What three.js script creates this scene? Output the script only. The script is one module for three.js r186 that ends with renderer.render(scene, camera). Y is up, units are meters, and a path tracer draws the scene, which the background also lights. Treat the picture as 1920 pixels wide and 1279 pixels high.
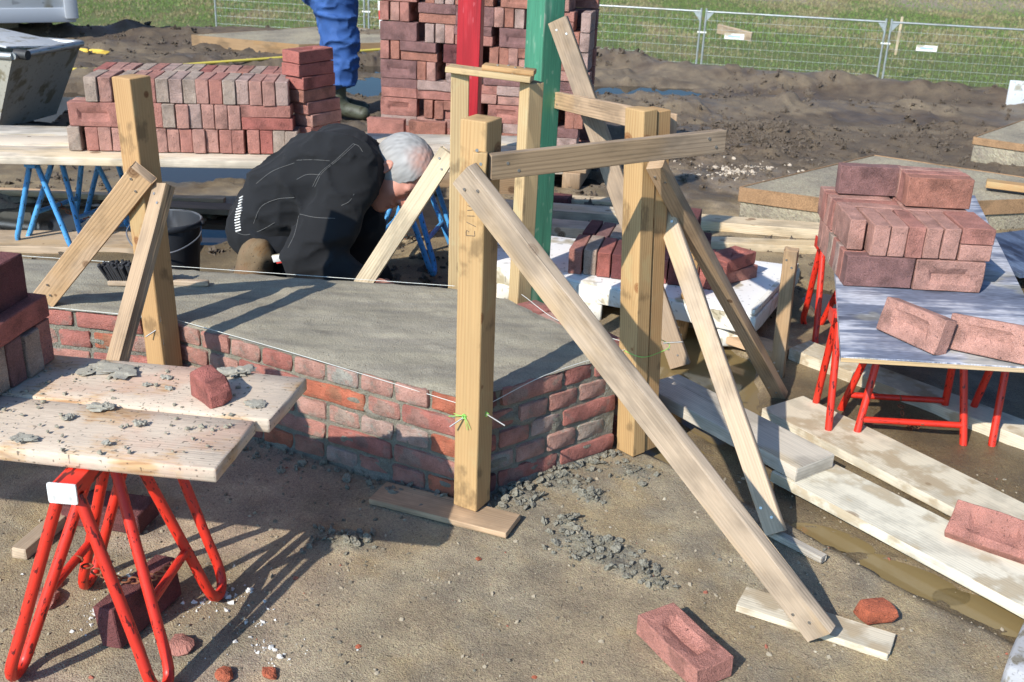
import * as THREE from 'three';
import { mergeGeometries, mergeVertices, toCreasedNormals } from 'three/addons/utils/BufferGeometryUtils.js';
import { Sky } from 'three/addons/objects/Sky.js';

// ---------------------------------------------------------------- camera, sky, sun, exposure
const scene = new THREE.Scene();
const V = (x, y, z) => new THREE.Vector3(x, y, z);
const CAM_H = 1.5, PITCH = 22.52 * Math.PI / 180, ROLL = 2.262 * Math.PI / 180;
const camera = new THREE.PerspectiveCamera(35.46, 1024 / 682, 0.1, 600);
const fwd = V(0, -Math.sin(PITCH), -Math.cos(PITCH)), up0 = V(0, Math.cos(PITCH), -Math.sin(PITCH)), right0 = V(1, 0, 0);
const camR = right0.clone().multiplyScalar(Math.cos(ROLL)).addScaledVector(up0, Math.sin(ROLL));
const camU = up0.clone().multiplyScalar(Math.cos(ROLL)).addScaledVector(right0, -Math.sin(ROLL));
camera.position.set(0, CAM_H, 0);
camera.quaternion.setFromRotationMatrix(new THREE.Matrix4().makeBasis(camR, camU, fwd.clone().negate()));
camera.focus = 3.0; camera.userData.fStop = 9;
scene.add(camera);

const sunDir = V(-0.4755, 0.588, 0.6545).normalize();
const sky = new Sky(); sky.name = 'sky'; sky.scale.setScalar(500);
sky.userData.kind = 'structure';
sky.material.uniforms.sunPosition.value.copy(sunDir);
sky.material.uniforms.turbidity.value = 5;
sky.material.uniforms.rayleigh.value = 1.5;
sky.material.uniforms.mieCoefficient.value = 0.005;
sky.material.uniforms.cloudCoverage.value = 0.45;
sky.material.uniforms.cloudDensity.value = 0.4;
sky.material.uniforms.cloudScale.value = 0.0003;
scene.add(sky);
scene.environmentIntensity = 0.16;
const sun = new THREE.DirectionalLight(new THREE.Color(1, 0.935, 0.83), 5);
sun.target.position.set(0, 0, -4); sun.position.copy(sunDir).multiplyScalar(30).add(sun.target.position); sun.castShadow = true;
sun.shadow.mapSize.set(4096, 4096);
Object.assign(sun.shadow.camera, { left: -9, right: 9, top: 9, bottom: -9, near: 1, far: 70 });
scene.add(sun); scene.add(sun.target);
const renderer = new THREE.WebGLRenderer({ antialias: true });
renderer.toneMapping = THREE.LinearToneMapping; renderer.toneMappingExposure = 1.26;
renderer.shadowMap.enabled = true;

// ---------------------------------------------------------------- survey helpers: where a sight line meets a level or an upright plane
const FPX = 2000;
const sight = (px, py) => camR.clone().multiplyScalar((px - 960) / FPX).addScaledVector(camU, -(py - 640) / FPX).add(fwd);
const at = (px, py, h = 0) => { const d = sight(px, py); return V(0, CAM_H, 0).addScaledVector(d, (h - CAM_H) / d.y); };
const atZ = (px, py, z) => { const d = sight(px, py); return V(0, CAM_H, 0).addScaledVector(d, z / d.z); };

// ---------------------------------------------------------------- random numbers and noise
let seed = 12345;
const rnd = () => { seed = (seed + 0x6D2B79F5) | 0; let t = Math.imul(seed ^ (seed >>> 15), 1 | seed); t = (t + Math.imul(t ^ (t >>> 7), 61 | t)) ^ t; return ((t ^ (t >>> 14)) >>> 0) / 4294967296; };
const rr = (a, b) => a + (b - a) * rnd();
const pick = (a) => a[Math.floor(rnd() * a.length)];
const hash = (x, y, z) => { let h = Math.imul(x, 374761393) + Math.imul(y, 668265263) + Math.imul(z, 1274126177) | 0; h = Math.imul(h ^ (h >>> 13), 1274126177); return ((h ^ (h >>> 16)) >>> 0) / 4294967296; };
const fade = (t) => t * t * (3 - 2 * t), mix = (a, b, t) => a + (b - a) * t;
const clamp = (x, a = 0, b = 1) => Math.min(b, Math.max(a, x));
const sstep = (a, b, x) => { const t = clamp((x - a) / (b - a)); return t * t * (3 - 2 * t); };
function n3(x, y, z) {
  const X = Math.floor(x), Y = Math.floor(y), Z = Math.floor(z), u = fade(x - X), v = fade(y - Y), w = fade(z - Z);
  return mix(mix(mix(hash(X, Y, Z), hash(X + 1, Y, Z), u), mix(hash(X, Y + 1, Z), hash(X + 1, Y + 1, Z), u), v),
    mix(mix(hash(X, Y, Z + 1), hash(X + 1, Y, Z + 1), u), mix(hash(X, Y + 1, Z + 1), hash(X + 1, Y + 1, Z + 1), u), v), w);
}
function n2(x, y, s = 0) {
  const X = Math.floor(x), Y = Math.floor(y), u = fade(x - X), v = fade(y - Y);
  return mix(mix(hash(X, Y, s), hash(X + 1, Y, s), u), mix(hash(X, Y + 1, s), hash(X + 1, Y + 1, s), u), v);
}
const fbm = (x, y, o = 4, s = 0) => { let a = 0, k = 0.5, t = 0; for (let i = 0; i < o; i++) { a += k * n2(x, y, s + i); t += k; x = x * 2.03 + 7; y = y * 2.03 + 3; k *= 0.5; } return a / t; };
// tiling noise on a p x p lattice
function tn(x, y, p, s = 0, q = p) {
  const X = Math.floor(x), Y = Math.floor(y), u = fade(x - X), v = fade(y - Y), m = (a, b) => ((a % b) + b) % b;
  return mix(mix(hash(m(X, p), m(Y, q), s), hash(m(X + 1, p), m(Y, q), s), u), mix(hash(m(X, p), m(Y + 1, q), s), hash(m(X + 1, p), m(Y + 1, q), s), u), v);
}
const tfbm = (u, v, p, o, s = 0, q = p) => { let a = 0, k = 0.5, t = 0; for (let i = 0; i < o; i++) { a += k * tn(u * p, v * q, p, s + i, q); t += k; p *= 2; q *= 2; k *= 0.55; } return a / t; };

// ---------------------------------------------------------------- textures
function tex(w, h, fn, color = true) {
  const d = new Uint8Array(w * h * 4);
  for (let j = 0; j < h; j++) for (let i = 0; i < w; i++) {
    const c = fn(i / w, j / h), k = (j * w + i) * 4, g = c.length ? c : [c, c, c];
    d[k] = clamp(g[0]) * 255; d[k + 1] = clamp(g[1]) * 255; d[k + 2] = clamp(g[2]) * 255; d[k + 3] = 255;
  }
  const t = new THREE.DataTexture(d, w, h); t.wrapS = t.wrapT = THREE.RepeatWrapping;
  t.magFilter = THREE.LinearFilter; t.minFilter = THREE.LinearMipmapLinearFilter; t.generateMipmaps = true;
  if (color) t.colorSpace = THREE.SRGBColorSpace; t.needsUpdate = true; return t;
}
// wood: 0.3 m across (u) by 2.4 m along (v)
const KNOTS = []; for (let i = 0; i < 9; i++) KNOTS.push([rnd(), rnd(), 0.010 + 0.045 * rnd() * rnd(), rr(0.35, 1)]);
function woodValue(u, v, s) {
  let warp = (tfbm(u, v, 3, 3, 40 + s, 4) - 0.5) * 0.14, dark = 0;
  for (const [ku, kv, kr, kk] of KNOTS) {
    let du = u - ku, dv = (v - kv); du -= Math.round(du); dv -= Math.round(dv); dv *= 8;
    const q = Math.hypot(du, dv * 0.55); warp += 0.05 * kk * Math.exp(-(q * q) / (kr * kr * 5)) * (du > 0 ? 1 : -1);
    const qq = Math.hypot(du * 0.3 * 1.1, dv * 0.3) / (kr * 0.42); if (qq < 1.3) dark = Math.max(dark, kk * sstep(1.3, 0.75, qq) * (0.8 + 0.2 * Math.sin(qq * 14)));
  }
  const x = u + warp * 0.55, ring = 0.5 + 0.5 * Math.sin(Math.PI * 2 * (34 * x + 2.2 * tn(u * 5, v * 3, 5, 60 + s, 3)));
  const amp = 0.35 + 0.65 * sstep(0.25, 0.7, tn(u * 6 + warp * 3, v * 2, 6, 62 + s, 2)), late = Math.pow(ring, 2.6) * amp, fine = tn(u * 190, v * 40, 190, 70 + s, 40), fine2 = tn(u * 80, v * 10, 80, 71 + s, 10);
  return { late, fine, fine2, dark };
}
const T = {};
T.wood = tex(512, 2048, (u, v) => { const w = woodValue(u, v, 0), st = tfbm(u, v, 3, 4, 90, 12), k = 0.98 - 0.07 * w.late - 0.07 * w.fine * w.fine2 - 0.09 * st;
  const sm = sstep(0.60, 0.76, tfbm(u, v, 4, 6, 95, 24)) * 0.6, dk = 1 - 0.22 * sstep(0.6, 0.78, tfbm(u, v, 5, 6, 97, 30)), c = [k * mix(1, 0.62, w.dark) * dk, k * (1 - 0.04 * w.late) * mix(1, 0.45, w.dark) * dk, k * (1 - 0.07 * w.late) * mix(1, 0.34, w.dark) * dk]; return [mix(c[0], 0.90, sm), mix(c[1], 0.97, sm), mix(c[2], 1.0, sm)]; });
T.woodOld = tex(512, 2048, (u, v) => { const w = woodValue(u, v, 3), st = tfbm(u, v, 4, 5, 190, 16), crack = sstep(0.86, 0.97, tn(u * 60, v * 5, 60, 77, 5)) * sstep(0.5, 0.75, tfbm(u, v, 6, 2, 33, 10));
  const k = 0.99 - 0.09 * w.late - 0.06 * w.fine - 0.06 * w.fine2 - 0.15 * sstep(0.45, 0.75, st) - 0.3 * crack, wm = sstep(0.5, 0.72, tfbm(u, v, 3, 4, 300, 9));
  return [k * mix(1, 0.5, w.dark), k * mix(0.97, 0.94, wm) * mix(1, 0.42, w.dark), k * mix(0.93, 0.84, wm) * mix(1, 0.36, w.dark)]; });
T.boardMud = tex(512, 2048, (u, v) => { const w = woodValue(u, v, 3), a = tfbm(u, v, 3, 6, 1300, 20), b = tfbm(u, v, 6, 5, 1320, 40), mud = sstep(0.52, 0.66, a * 0.55 + b * 0.45) * 0.6, k = 0.98 - 0.06 * w.late - 0.06 * w.fine - 0.1 * sstep(0.4, 0.7, b); const m = [0.70, 0.63, 0.53].map((c) => c * (0.8 + 0.4 * b)); return [mix(k * mix(1, 0.6, w.dark), m[0], mud), mix(k * mix(0.98, 0.5, w.dark), m[1], mud), mix(k * mix(0.93, 0.4, w.dark), m[2], mud)]; });
const paintedWood = (base, bare, s) => tex(256, 1024, (u, v) => { const a = tfbm(u, v, 5, 6, s, 7), b = tfbm(u, v, 12, 5, s + 20, 5), c = tn(u * 90, v * 12, 90, s + 40, 12), k = 0.86 + 0.28 * b - 0.1 * c, t = sstep(0.55, 0.72, a * 0.55 + b * 0.45) * 0.75 + sstep(0.86, 0.93, tn(u * 22, v * 40, 22, s + 50, 40)) * 0.5; return [0, 1, 2].map((i) => mix(base[i] * k, bare[i], clamp(t))); });
T.greenPaint = paintedWood([0.27, 0.53, 0.41], [0.58, 0.64, 0.55], 1400); T.redPaint = paintedWood([0.68, 0.13, 0.16], [0.74, 0.40, 0.40], 1500);
T.woodBump = tex(512, 2048, (u, v) => { const w = woodValue(u, v, 3); return 0.75 - 0.3 * w.late - 0.25 * w.fine - 0.3 * sstep(0.86, 0.97, tn(u * 60, v * 5, 60, 77, 5)) + 0.2 * tn(u * 30, v * 60, 30, 8, 60); }, false);
// plank caked with brick dust and mortar: pinkish white over wood
T.dusty = tex(1024, 1024, (u, v) => { const w = woodValue(u, v, 5), d = tfbm(u, v, 5, 6, 400), p = tfbm(u, v, 4, 5, 420), sp = tn(u * 240, v * 240, 240, 430), sp2 = tn(u * 96, v * 96, 96, 431);
  const cover = sstep(0.26, 0.52, d + 0.14 * (w.fine - 0.5)), spot = sstep(0.86, 0.93, sp2) * 0.45 + sstep(0.9, 0.97, sp) * 0.25, pink = sstep(0.45, 0.7, p);
  const b = [0.80 - 0.12 * w.late, 0.68 - 0.14 * w.late, 0.52 - 0.12 * w.late], c = mix(0, 1, pink), q = [mix(0.87, 0.86, c), mix(0.84, 0.76, c), mix(0.79, 0.70, c)];
  const g = 1 - 0.07 * w.fine - spot * 0.8; return [0, 1, 2].map((i) => mix(b[i], q[i], cover * 0.85) * g); });
T.brick = tex(1024, 1024, (u, v) => { const a = tfbm(u, v, 8, 6, 500), b = tfbm(u, v, 5, 4, 520), s = tn(u * 300, v * 300, 300, 530), s2 = tn(u * 130, v * 130, 130, 531), pit = sstep(0.93, 0.985, tn(u * 110, v * 110, 110, 532));
  const wht = sstep(0.48, 0.72, b) * 0.6 + sstep(0.9, 0.97, s2) * 0.45, dk = sstep(0.55, 0.75, tfbm(u, v, 6, 5, 560)), k = 0.84 + 0.36 * (a - 0.5) + 0.26 * (s - 0.5) - 0.35 * pit - 0.14 * dk;
  return [mix(k, 0.97, wht * 0.45), mix(k * 0.97, 0.93, wht * 0.55), mix(k * 0.95, 0.92, wht * 0.55)]; });
T.brickSmear = tex(1024, 1024, (u, v) => { const a = tfbm(u, v, 8, 6, 500), s = tn(u * 300, v * 300, 300, 530), m = sstep(0.50, 0.68, tfbm(u, v, 9, 6, 575)) * 0.62, lime = sstep(0.60, 0.74, tfbm(u, v, 6, 5, 580)) * 0.5, k = 0.86 + 0.34 * (a - 0.5) + 0.22 * (s - 0.5);
  return [mix(mix(k, 0.80 * k, m), 0.96, lime * 0.5), mix(mix(k * 0.97, k, m), 0.95, lime * 0.7), mix(mix(k * 0.95, k, m), 0.95, lime * 0.7)]; });
T.brickBump = tex(1024, 1024, (u, v) => 0.55 + 0.5 * (tfbm(u, v, 24, 4, 540) - 0.5) + 0.3 * (tn(u * 260, v * 260, 260, 541) - 0.5) - 0.5 * sstep(0.9, 0.98, tn(u * 110, v * 110, 110, 532)), false);
// gritty mineral ground, neutral: 1 m square
T.grit = tex(1024, 1024, (u, v) => { const a = tfbm(u, v, 6, 7, 600), s = tn(u * 340, v * 340, 340, 610), s2 = tn(u * 120, v * 120, 120, 611), st = sstep(0.9, 0.95, tn(u * 90, v * 90, 90, 612)), dk = sstep(0.9, 0.96, tn(u * 70, v * 70, 70, 613));
  const s4 = tn(u * 190, v * 190, 190, 614), k = 0.80 + 0.30 * (a - 0.5) + 0.2 * (s - 0.5) + 0.08 * (s2 - 0.5) + 0.09 * (s4 - 0.5) + 0.08 * st - 0.18 * dk; return [k, k * (0.985 + 0.03 * (s2 - 0.5)), k * (0.965 - 0.06 * (a - 0.5))]; });
T.gritBump = tex(1024, 1024, (u, v) => 0.5 + 0.55 * (tfbm(u, v, 16, 6, 620) - 0.5) + 0.32 * (tn(u * 200, v * 200, 200, 621) - 0.5) + 0.45 * sstep(0.88, 0.95, tn(u * 90, v * 90, 90, 612)) - 0.4 * sstep(0.88, 0.96, tn(u * 70, v * 70, 70, 613)), false);
T.mortar = tex(1024, 1024, (u, v) => { const a = tfbm(u, v, 5, 5, 700), s = tn(u * 420, v * 420, 420, 710), sm = tfbm(u, v, 4, 3, 720, 22), s3 = sstep(0.93, 0.98, tn(u * 200, v * 200, 200, 711));
  const k = 0.84 + 0.2 * (a - 0.5) + 0.17 * (s - 0.5) + 0.2 * (sm - 0.5) - 0.2 * s3; return [k, k * 0.985, k * (0.95 - 0.05 * (sm - 0.5))]; });
// worn plywood painted pale blue-grey, smeared with mortar: streaks run along u
T.ply = tex(1024, 1024, (u, v) => { const a = tfbm(u, v, 3, 6, 800, 34), b = tfbm(u, v, 5, 6, 820), c = tfbm(u, v, 6, 4, 830), s = tn(u * 60, v * 420, 60, 840, 420), tan = sstep(0.62, 0.75, c) * 0.8;
  const blue = sstep(0.40, 0.60, a * 0.5 + b * 0.5), dk = sstep(0.56, 0.72, tfbm(u, v, 4, 6, 850, 14)) * 0.75, k = 1 - 0.22 * s;
  const base = [mix(0.47, 0.82, blue), mix(0.50, 0.82, blue), mix(0.57, 0.84, blue)], d = [0.32, 0.33, 0.38], t = [0.72, 0.68, 0.56];
  return [0, 1, 2].map((i) => mix(mix(base[i], d[i], dk * (1 - 0.5 * blue)), t[i], tan * 0.55) * k); });
T.paint = tex(512, 512, (u, v) => { const a = tfbm(u, v, 7, 5, 900), chip = sstep(0.66, 0.71, tfbm(u, v, 11, 4, 910)), spl = sstep(0.74, 0.78, tfbm(u, v, 13, 3, 915)), sc = sstep(0.92, 0.97, tn(u * 60, v * 8, 60, 920, 8)), k = 0.94 + 0.12 * (a - 0.5);
  const c = [mix(k, 0.42, chip), mix(k, 0.30, chip), mix(k, 0.22, chip)]; return c.map((x) => mix(x, 0.98, sc * 0.2)).map((x, i) => mix(x, [0.95, 1, 1][i], spl)); });
T.dirtyWhite = tex(1024, 1024, (u, v) => { const a = tfbm(u, v, 5, 6, 950), f = sstep(0.82, 0.92, tn(u * 64, v * 64, 64, 960)), b = sstep(0.58, 0.74, tfbm(u, v, 9, 4, 970)), k = 0.97 - 0.1 * (a - 0.4) - 0.16 * f; return [k - 0.22 * b, k * 0.985 - 0.25 * b, k * 0.96 - 0.32 * b]; });
T.cloth = tex(512, 512, (u, v) => { const w = 0.5 + 0.5 * Math.sin(u * Math.PI * 2 * 128) * Math.sin(v * Math.PI * 2 * 128), a = tfbm(u, v, 5, 5, 980), d = sstep(0.66, 0.8, tfbm(u, v, 7, 5, 990)); const k = 0.8 + 0.1 * w + 0.2 * (a - 0.5); return [mix(k, 1, d * 0.5), mix(k, 0.98, d * 0.5), mix(k, 0.93, d * 0.5)]; });

// ---------------------------------------------------------------- materials
function rep(t, x, y) { const c = t.clone(); c.repeat.set(x, y); c.needsUpdate = true; return c; }
const std = (rgb, o = {}) => { const m = new THREE.MeshStandardMaterial({ roughness: 0.85, ...o }); m.color.setRGB(...rgb); return m; };
const phy = (rgb, o = {}) => { const m = new THREE.MeshPhysicalMaterial({ roughness: 0.6, ...o }); m.color.setRGB(...rgb); return m; };
// uv are metres; the wood maps repeat every 0.3 x 2.4 m, the mineral ones every metre or less
const W1 = rep(T.wood, 1 / 0.3, 1 / 2.4), W2 = rep(T.woodOld, 1 / 0.3, 1 / 2.4), WB = rep(T.woodBump, 1 / 0.3, 1 / 2.4);
const wood = (rgb, old, rough = 0.75) => std(rgb, { map: old ? W2 : W1, bumpMap: WB, bumpScale: old ? 0.0008 : 0.0003, roughness: rough });
const M = {
  fresh: [wood([0.55, 0.35, 0.155]), wood([0.52, 0.312, 0.135]), wood([0.59, 0.422, 0.215])],
  pale: [wood([0.555, 0.45, 0.345], true), wood([0.56, 0.45, 0.335], true), wood([0.62, 0.45, 0.30], true)],
  grey: [wood([0.40, 0.31, 0.225], true), wood([0.32, 0.24, 0.17], true), wood([0.47, 0.345, 0.23], true)],
  bleached: [wood([0.76, 0.69, 0.55], true), wood([0.70, 0.60, 0.44], true), wood([0.64, 0.61, 0.55], true)],
  wet: wood([0.16, 0.10, 0.055], true, 0.5),
  green: std([1, 1, 1], { map: rep(T.greenPaint, 1 / 0.3, 1 / 1.3), bumpMap: WB, bumpScale: 0.0008, roughness: 0.6 }), red: std([1, 1, 1], { map: rep(T.redPaint, 1 / 0.3, 1 / 1.3), bumpMap: WB, bumpScale: 0.0005, roughness: 0.4 }),
  dusty: std([0.90, 0.82, 0.755], { map: rep(T.dusty, 1.6, 1.6), bumpMap: WB, bumpScale: 0.001, roughness: 0.95 }),
  board: ['a', 'b'].map((q, i) => std(i ? [0.70, 0.64, 0.54] : [0.76, 0.73, 0.65], { map: rep(T.boardMud, 1 / 0.3, 1 / 2.4), bumpMap: WB, bumpScale: 0.0008, roughness: 0.85 })),
  whitewash: wood([0.80, 0.72, 0.60], true),
  ply: std([0.9, 0.9, 0.92], { map: rep(T.ply, 1.1, 1.1), roughness: 0.75 }),
  plyEdge: wood([0.66, 0.52, 0.34], true),
  mortar: std([0.385, 0.358, 0.295], { map: rep(T.mortar, 1.4, 1.4), bumpMap: rep(T.gritBump, 2, 2), bumpScale: 0.003, roughness: 0.95 }),
  joint: std([0.31, 0.295, 0.25], { map: rep(T.mortar, 2, 2), bumpMap: rep(T.gritBump, 3, 3), bumpScale: 0.008, roughness: 0.97 }),
  redPaint: phy([0.70, 0.028, 0.010], { map: rep(T.paint, 5, 1), roughness: 0.5, clearcoat: 0.25, clearcoatRoughness: 0.35 }),
  bluePaint: phy([0.075, 0.34, 0.70], { map: rep(T.paint, 5, 1), roughness: 0.5, clearcoat: 0.15, clearcoatRoughness: 0.4 }),
  rust: std([0.20, 0.07, 0.03], { roughness: 0.8 }),
  white: std([0.86, 0.87, 0.90], { map: rep(T.dirtyWhite, 1, 1), roughness: 0.55 }),
  whiteFoam: std([0.80, 0.80, 0.76], { map: rep(T.dirtyWhite, 1.5, 1.5), roughness: 0.8 }),
  label: std([0.84, 0.85, 0.85], { map: rep(T.dirtyWhite, 1, 1), roughness: 0.4 }),
  zinc: std([0.56, 0.60, 0.63], { metalness: 0.75, roughness: 0.45, map: rep(T.dirtyWhite, 2, 2) }),
  steel: std([0.30, 0.30, 0.31], { metalness: 0.85, roughness: 0.5 }),
  nail: std([0.45, 0.44, 0.42], { metalness: 0.9, roughness: 0.4 }),
  string: std([0.62, 0.63, 0.58], { roughness: 0.8 }), stringGreen: std([0.28, 0.62, 0.12], { roughness: 0.7 }),
  pencil: std([0.09, 0.08, 0.075], { roughness: 0.8 }),
  rubberBlack: std([0.035, 0.036, 0.04], { map: rep(T.dirtyWhite, 3, 3), roughness: 0.6 }),
  slab: std([0.45, 0.40, 0.30], { map: rep(T.grit, 0.7, 0.7), bumpMap: rep(T.gritBump, 1, 1), bumpScale: 0.006, roughness: 0.9 }),
};
// fired clay, several burns of it
const BR = [];
const CLAY = { pink: [0.54, 0.30, 0.245], rose: [0.50, 0.23, 0.185], red: [0.46, 0.160, 0.130], orange: [0.54, 0.150, 0.075], brown: [0.44, 0.20, 0.145], purple: [0.29, 0.155, 0.145], maroon: [0.185, 0.062, 0.062], grey: [0.48, 0.385, 0.315], mauve: [0.50, 0.36, 0.315] };
const brickTex = rep(T.brick, 2.6, 2.6), brickBump = rep(T.brickBump, 2.6, 2.6);
const smear = rep(T.brickSmear, 3.2, 3.2); for (const k in CLAY) M['wall_' + k] = std(CLAY[k].map((v, i) => mix(v, [0.42, 0.33, 0.28][i], 0.12)), { map: smear, bumpMap: brickBump, bumpScale: 0.006, roughness: 0.95 });
for (const k in CLAY) M['brick_' + k] = std(CLAY[k], { map: brickTex, bumpMap: brickBump, bumpScale: 0.006, roughness: 0.95 });

// ---------------------------------------------------------------- naming and grouping
const used = new Map();
const numbered = (n) => { const k = used.get(n) ?? 0; used.set(n, k + 1); return k ? n + '_' + String(k).padStart(3, '0') : n; };
function tag(o, label, category, group) { o.userData.label = label; o.userData.category = category; if (group) o.userData.group = group; return o; }
function thing(name, label, category, pos = V(0, 0, 0), group) { const g = new THREE.Group(); g.name = numbered(name); g.position.copy(pos); scene.add(g); return tag(g, label, category, group); }
function part(name, geo, mat, parent) { const m = new THREE.Mesh(geo, mat); m.name = name; m.castShadow = m.receiveShadow = true; parent.add(m); return m; }
function solo(name, geo, mat, label, category, group) { const m = part(numbered(name), geo, mat, scene); return tag(m, label, category, group); }
function struct(name, geo, mat) { const m = part(numbered(name), geo, mat, scene); m.userData.kind = 'structure'; return m; }
function stuff(name, geo, mat, n, label, category) { const m = new THREE.InstancedMesh(geo, mat, n); m.name = numbered(name); m.userData = { kind: 'stuff', label, category }; m.castShadow = m.receiveShadow = true; m.frustumCulled = false; scene.add(m); return m; }
// puts world-space geometry under a group at its base
const local = (geo, g) => geo.translate(-g.position.x, -g.position.y, -g.position.z);

// ---------------------------------------------------------------- geometry
// a block from lists of coordinates; uv in metres with v along the longest side; edges eased by e; bend(p) shifts points
function block(xs, ys, zs, e = 0.002, bend, crease = 0.7) {
  const L = [xs, ys, zs], hi = L.map((a) => a[a.length - 1]), lo = L.map((a) => a[0]), size = hi.map((h, i) => h - lo[i]);
  const long = size.indexOf(Math.max(...size)), pos = [], uv = [], ou = rnd() * 3, ov = rnd() * 3;
  const put = (c) => {
    const on = [0, 1, 2].filter((i) => c[i] === hi[i] || c[i] === lo[i]); let p = c.slice();
    if (on.length > 1) for (const i of on) p[i] += (c[i] === hi[i] ? -1 : 1) * e * (on.length === 3 ? 0.42 : 0.3);
    if (bend) p = bend(p, c) ?? p; return p;
  };
  for (let a = 0; a < 3; a++) for (const s of [0, 1]) {
    const b = (a + 1) % 3, c = (a + 2) % 3;
    for (let i = 0; i < L[b].length - 1; i++) for (let j = 0; j < L[c].length - 1; j++) {
      const q = [[i, j], [i + 1, j], [i + 1, j + 1], [i, j + 1]].map(([m, n]) => { const p = [0, 0, 0]; p[a] = s ? hi[a] : lo[a]; p[b] = L[b][m]; p[c] = L[c][n]; return p; });
      const w = q.map(put), t = q.map((p) => { const f = b === long ? [p[c], p[b]] : c === long ? [p[b], p[c]] : [p[b], p[c]]; return [f[0] + ou + a * 0.11 + s * 0.07, f[1] + ov]; });
      for (const k of (s ? [0, 1, 2, 0, 2, 3] : [0, 2, 1, 0, 3, 2])) { pos.push(...w[k]); uv.push(...t[k]); }
    }
  }
  const g = new THREE.BufferGeometry(); g.setAttribute('position', new THREE.Float32BufferAttribute(pos, 3)); g.setAttribute('uv', new THREE.Float32BufferAttribute(uv, 2));
  return toCreasedNormals(g, crease);
}
const span = (h, e, n) => { const a = [-h]; const m = h - e; for (let i = 0; i <= n; i++) a.push(-m + (2 * m * i) / n); a.push(h); return a; };
// sawn timber: length along y
function timber(w, len, t, e = 0.003, warp = 0.0015, worn = 0) {
  const s = rnd() * 100, n = Math.max(2, Math.round(len / 0.12));
  return block(span(w / 2, e, 2), span(len / 2, e, n), span(t / 2, e, 1), e, (p) => {
    const k = p[1] * 2.3 + s; p[0] += (n2(k * 0.6, 3, 1) - 0.5) * warp * 2; p[2] += (n2(k * 0.6, 9, 2) - 0.5) * warp * 2;
    if (worn) { const c = Math.abs(p[0]) > w / 2 - e * 0.6 || Math.abs(p[1]) > len / 2 - e * 0.6; if (c) { const d = n3(p[0] * 30 + s, p[1] * 24, p[2] * 40) * worn; p[0] -= Math.sign(p[0]) * d; p[1] -= Math.abs(p[1]) > len / 2 - e ? Math.sign(p[1]) * d * 1.4 : 0; } }
  }, 0.38);
}
const basis = (X, Y, Z) => new THREE.Matrix4().makeBasis(X, Y, Z);
// turns a mesh so that its y runs from A to B and its x lies towards 'side'
function aim(o, A, B, side) {
  const y = B.clone().sub(A).normalize(), z = side.clone().cross(y).normalize(), x = y.clone().cross(z).normalize();
  o.quaternion.setFromRotationMatrix(basis(x, y, z)); o.position.copy(A).add(B).multiplyScalar(0.5); return o;
}
function beam(name, A, B, w, t, side, mat, label, category, opt = {}) {
  const m = solo(name, timber(w, A.distanceTo(B), t, opt.e ?? 0.003, opt.warp ?? 0.0015, opt.worn ?? 0), mat, label, category, opt.group);
  const L = A.distanceTo(B), hg = beam.head ??= new THREE.CylinderGeometry(0.0038, 0.0038, 0.003, 8).rotateX(Math.PI / 2);
  for (const [u, v] of [[-0.18, 0.035], [0.2, 0.06], [0.1, L - 0.045], [-0.22, L - 0.075]]) for (const s of [-1, 1]) { const h = part('nail_head', hg, M.nail, m); h.position.set(u * w, L / 2 - v, s * (t / 2 + 0.0005)); }
  return aim(m, A, B, side);
}
function path(points, r, seg = 8, closed = false, div) { const c = new THREE.CatmullRomCurve3(points, closed, 'centripetal'); const g = new THREE.TubeGeometry(c, div ?? points.length * 4, r, seg, closed), uv = g.attributes.uv, o = rnd(), q = rnd(); for (let i = 0; i < uv.count; i++) uv.setXY(i, uv.getX(i) + o, uv.getY(i) + q); return g; }
function rod(A, B, r, seg = 8) { const g = new THREE.CylinderGeometry(r, r, A.distanceTo(B), seg); const m = new THREE.Matrix4(), q = new THREE.Quaternion().setFromUnitVectors(V(0, 1, 0), B.clone().sub(A).normalize()); m.compose(A.clone().add(B).multiplyScalar(0.5), q, V(1, 1, 1)); return g.applyMatrix4(m); }
function scabs(r, s, fl, sx, sz) { const g = []; const n = 5; for (let i = 0; i < n; i++) { const k = i ? 0.3 + 0.5 * hash(i, s | 0, 3) : 1, l = lump(r * k, s + i * 7, 0.62, 2, fl, 2.6); if (i) l.translate(r * sx * (hash(i, s | 0, 1) - 0.5) * 2.4, 0, r * sz * (hash(i, s | 0, 2) - 0.5) * 2.4); else l.scale(sx, 1, sz); g.push(l); } return mergeGeometries(g); }
function lump(r, s, amp = 0.35, detail = 1, flat = 0.7, fq = 1.4) { // broken clod or stone
  const g = mergeVertices(new THREE.IcosahedronGeometry(r, detail).deleteAttribute('uv').deleteAttribute('normal')), p = g.attributes.position;
  for (let i = 0; i < p.count; i++) { const v = V().fromBufferAttribute(p, i), k = 1 + amp * (n3(v.x / r * fq + s, v.y / r * fq, v.z / r * fq) * 2 - 1); p.setXYZ(i, v.x * k, v.y * k * flat, v.z * k); }
  const q = toCreasedNormals(g.toNonIndexed(), 0.5), uv = []; for (let i = 0; i < q.attributes.position.count; i++) uv.push(q.attributes.position.getX(i) + s, q.attributes.position.getZ(i) + q.attributes.position.getY(i));
  q.setAttribute('uv', new THREE.Float32BufferAttribute(uv, 2)); return q;
}
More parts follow.
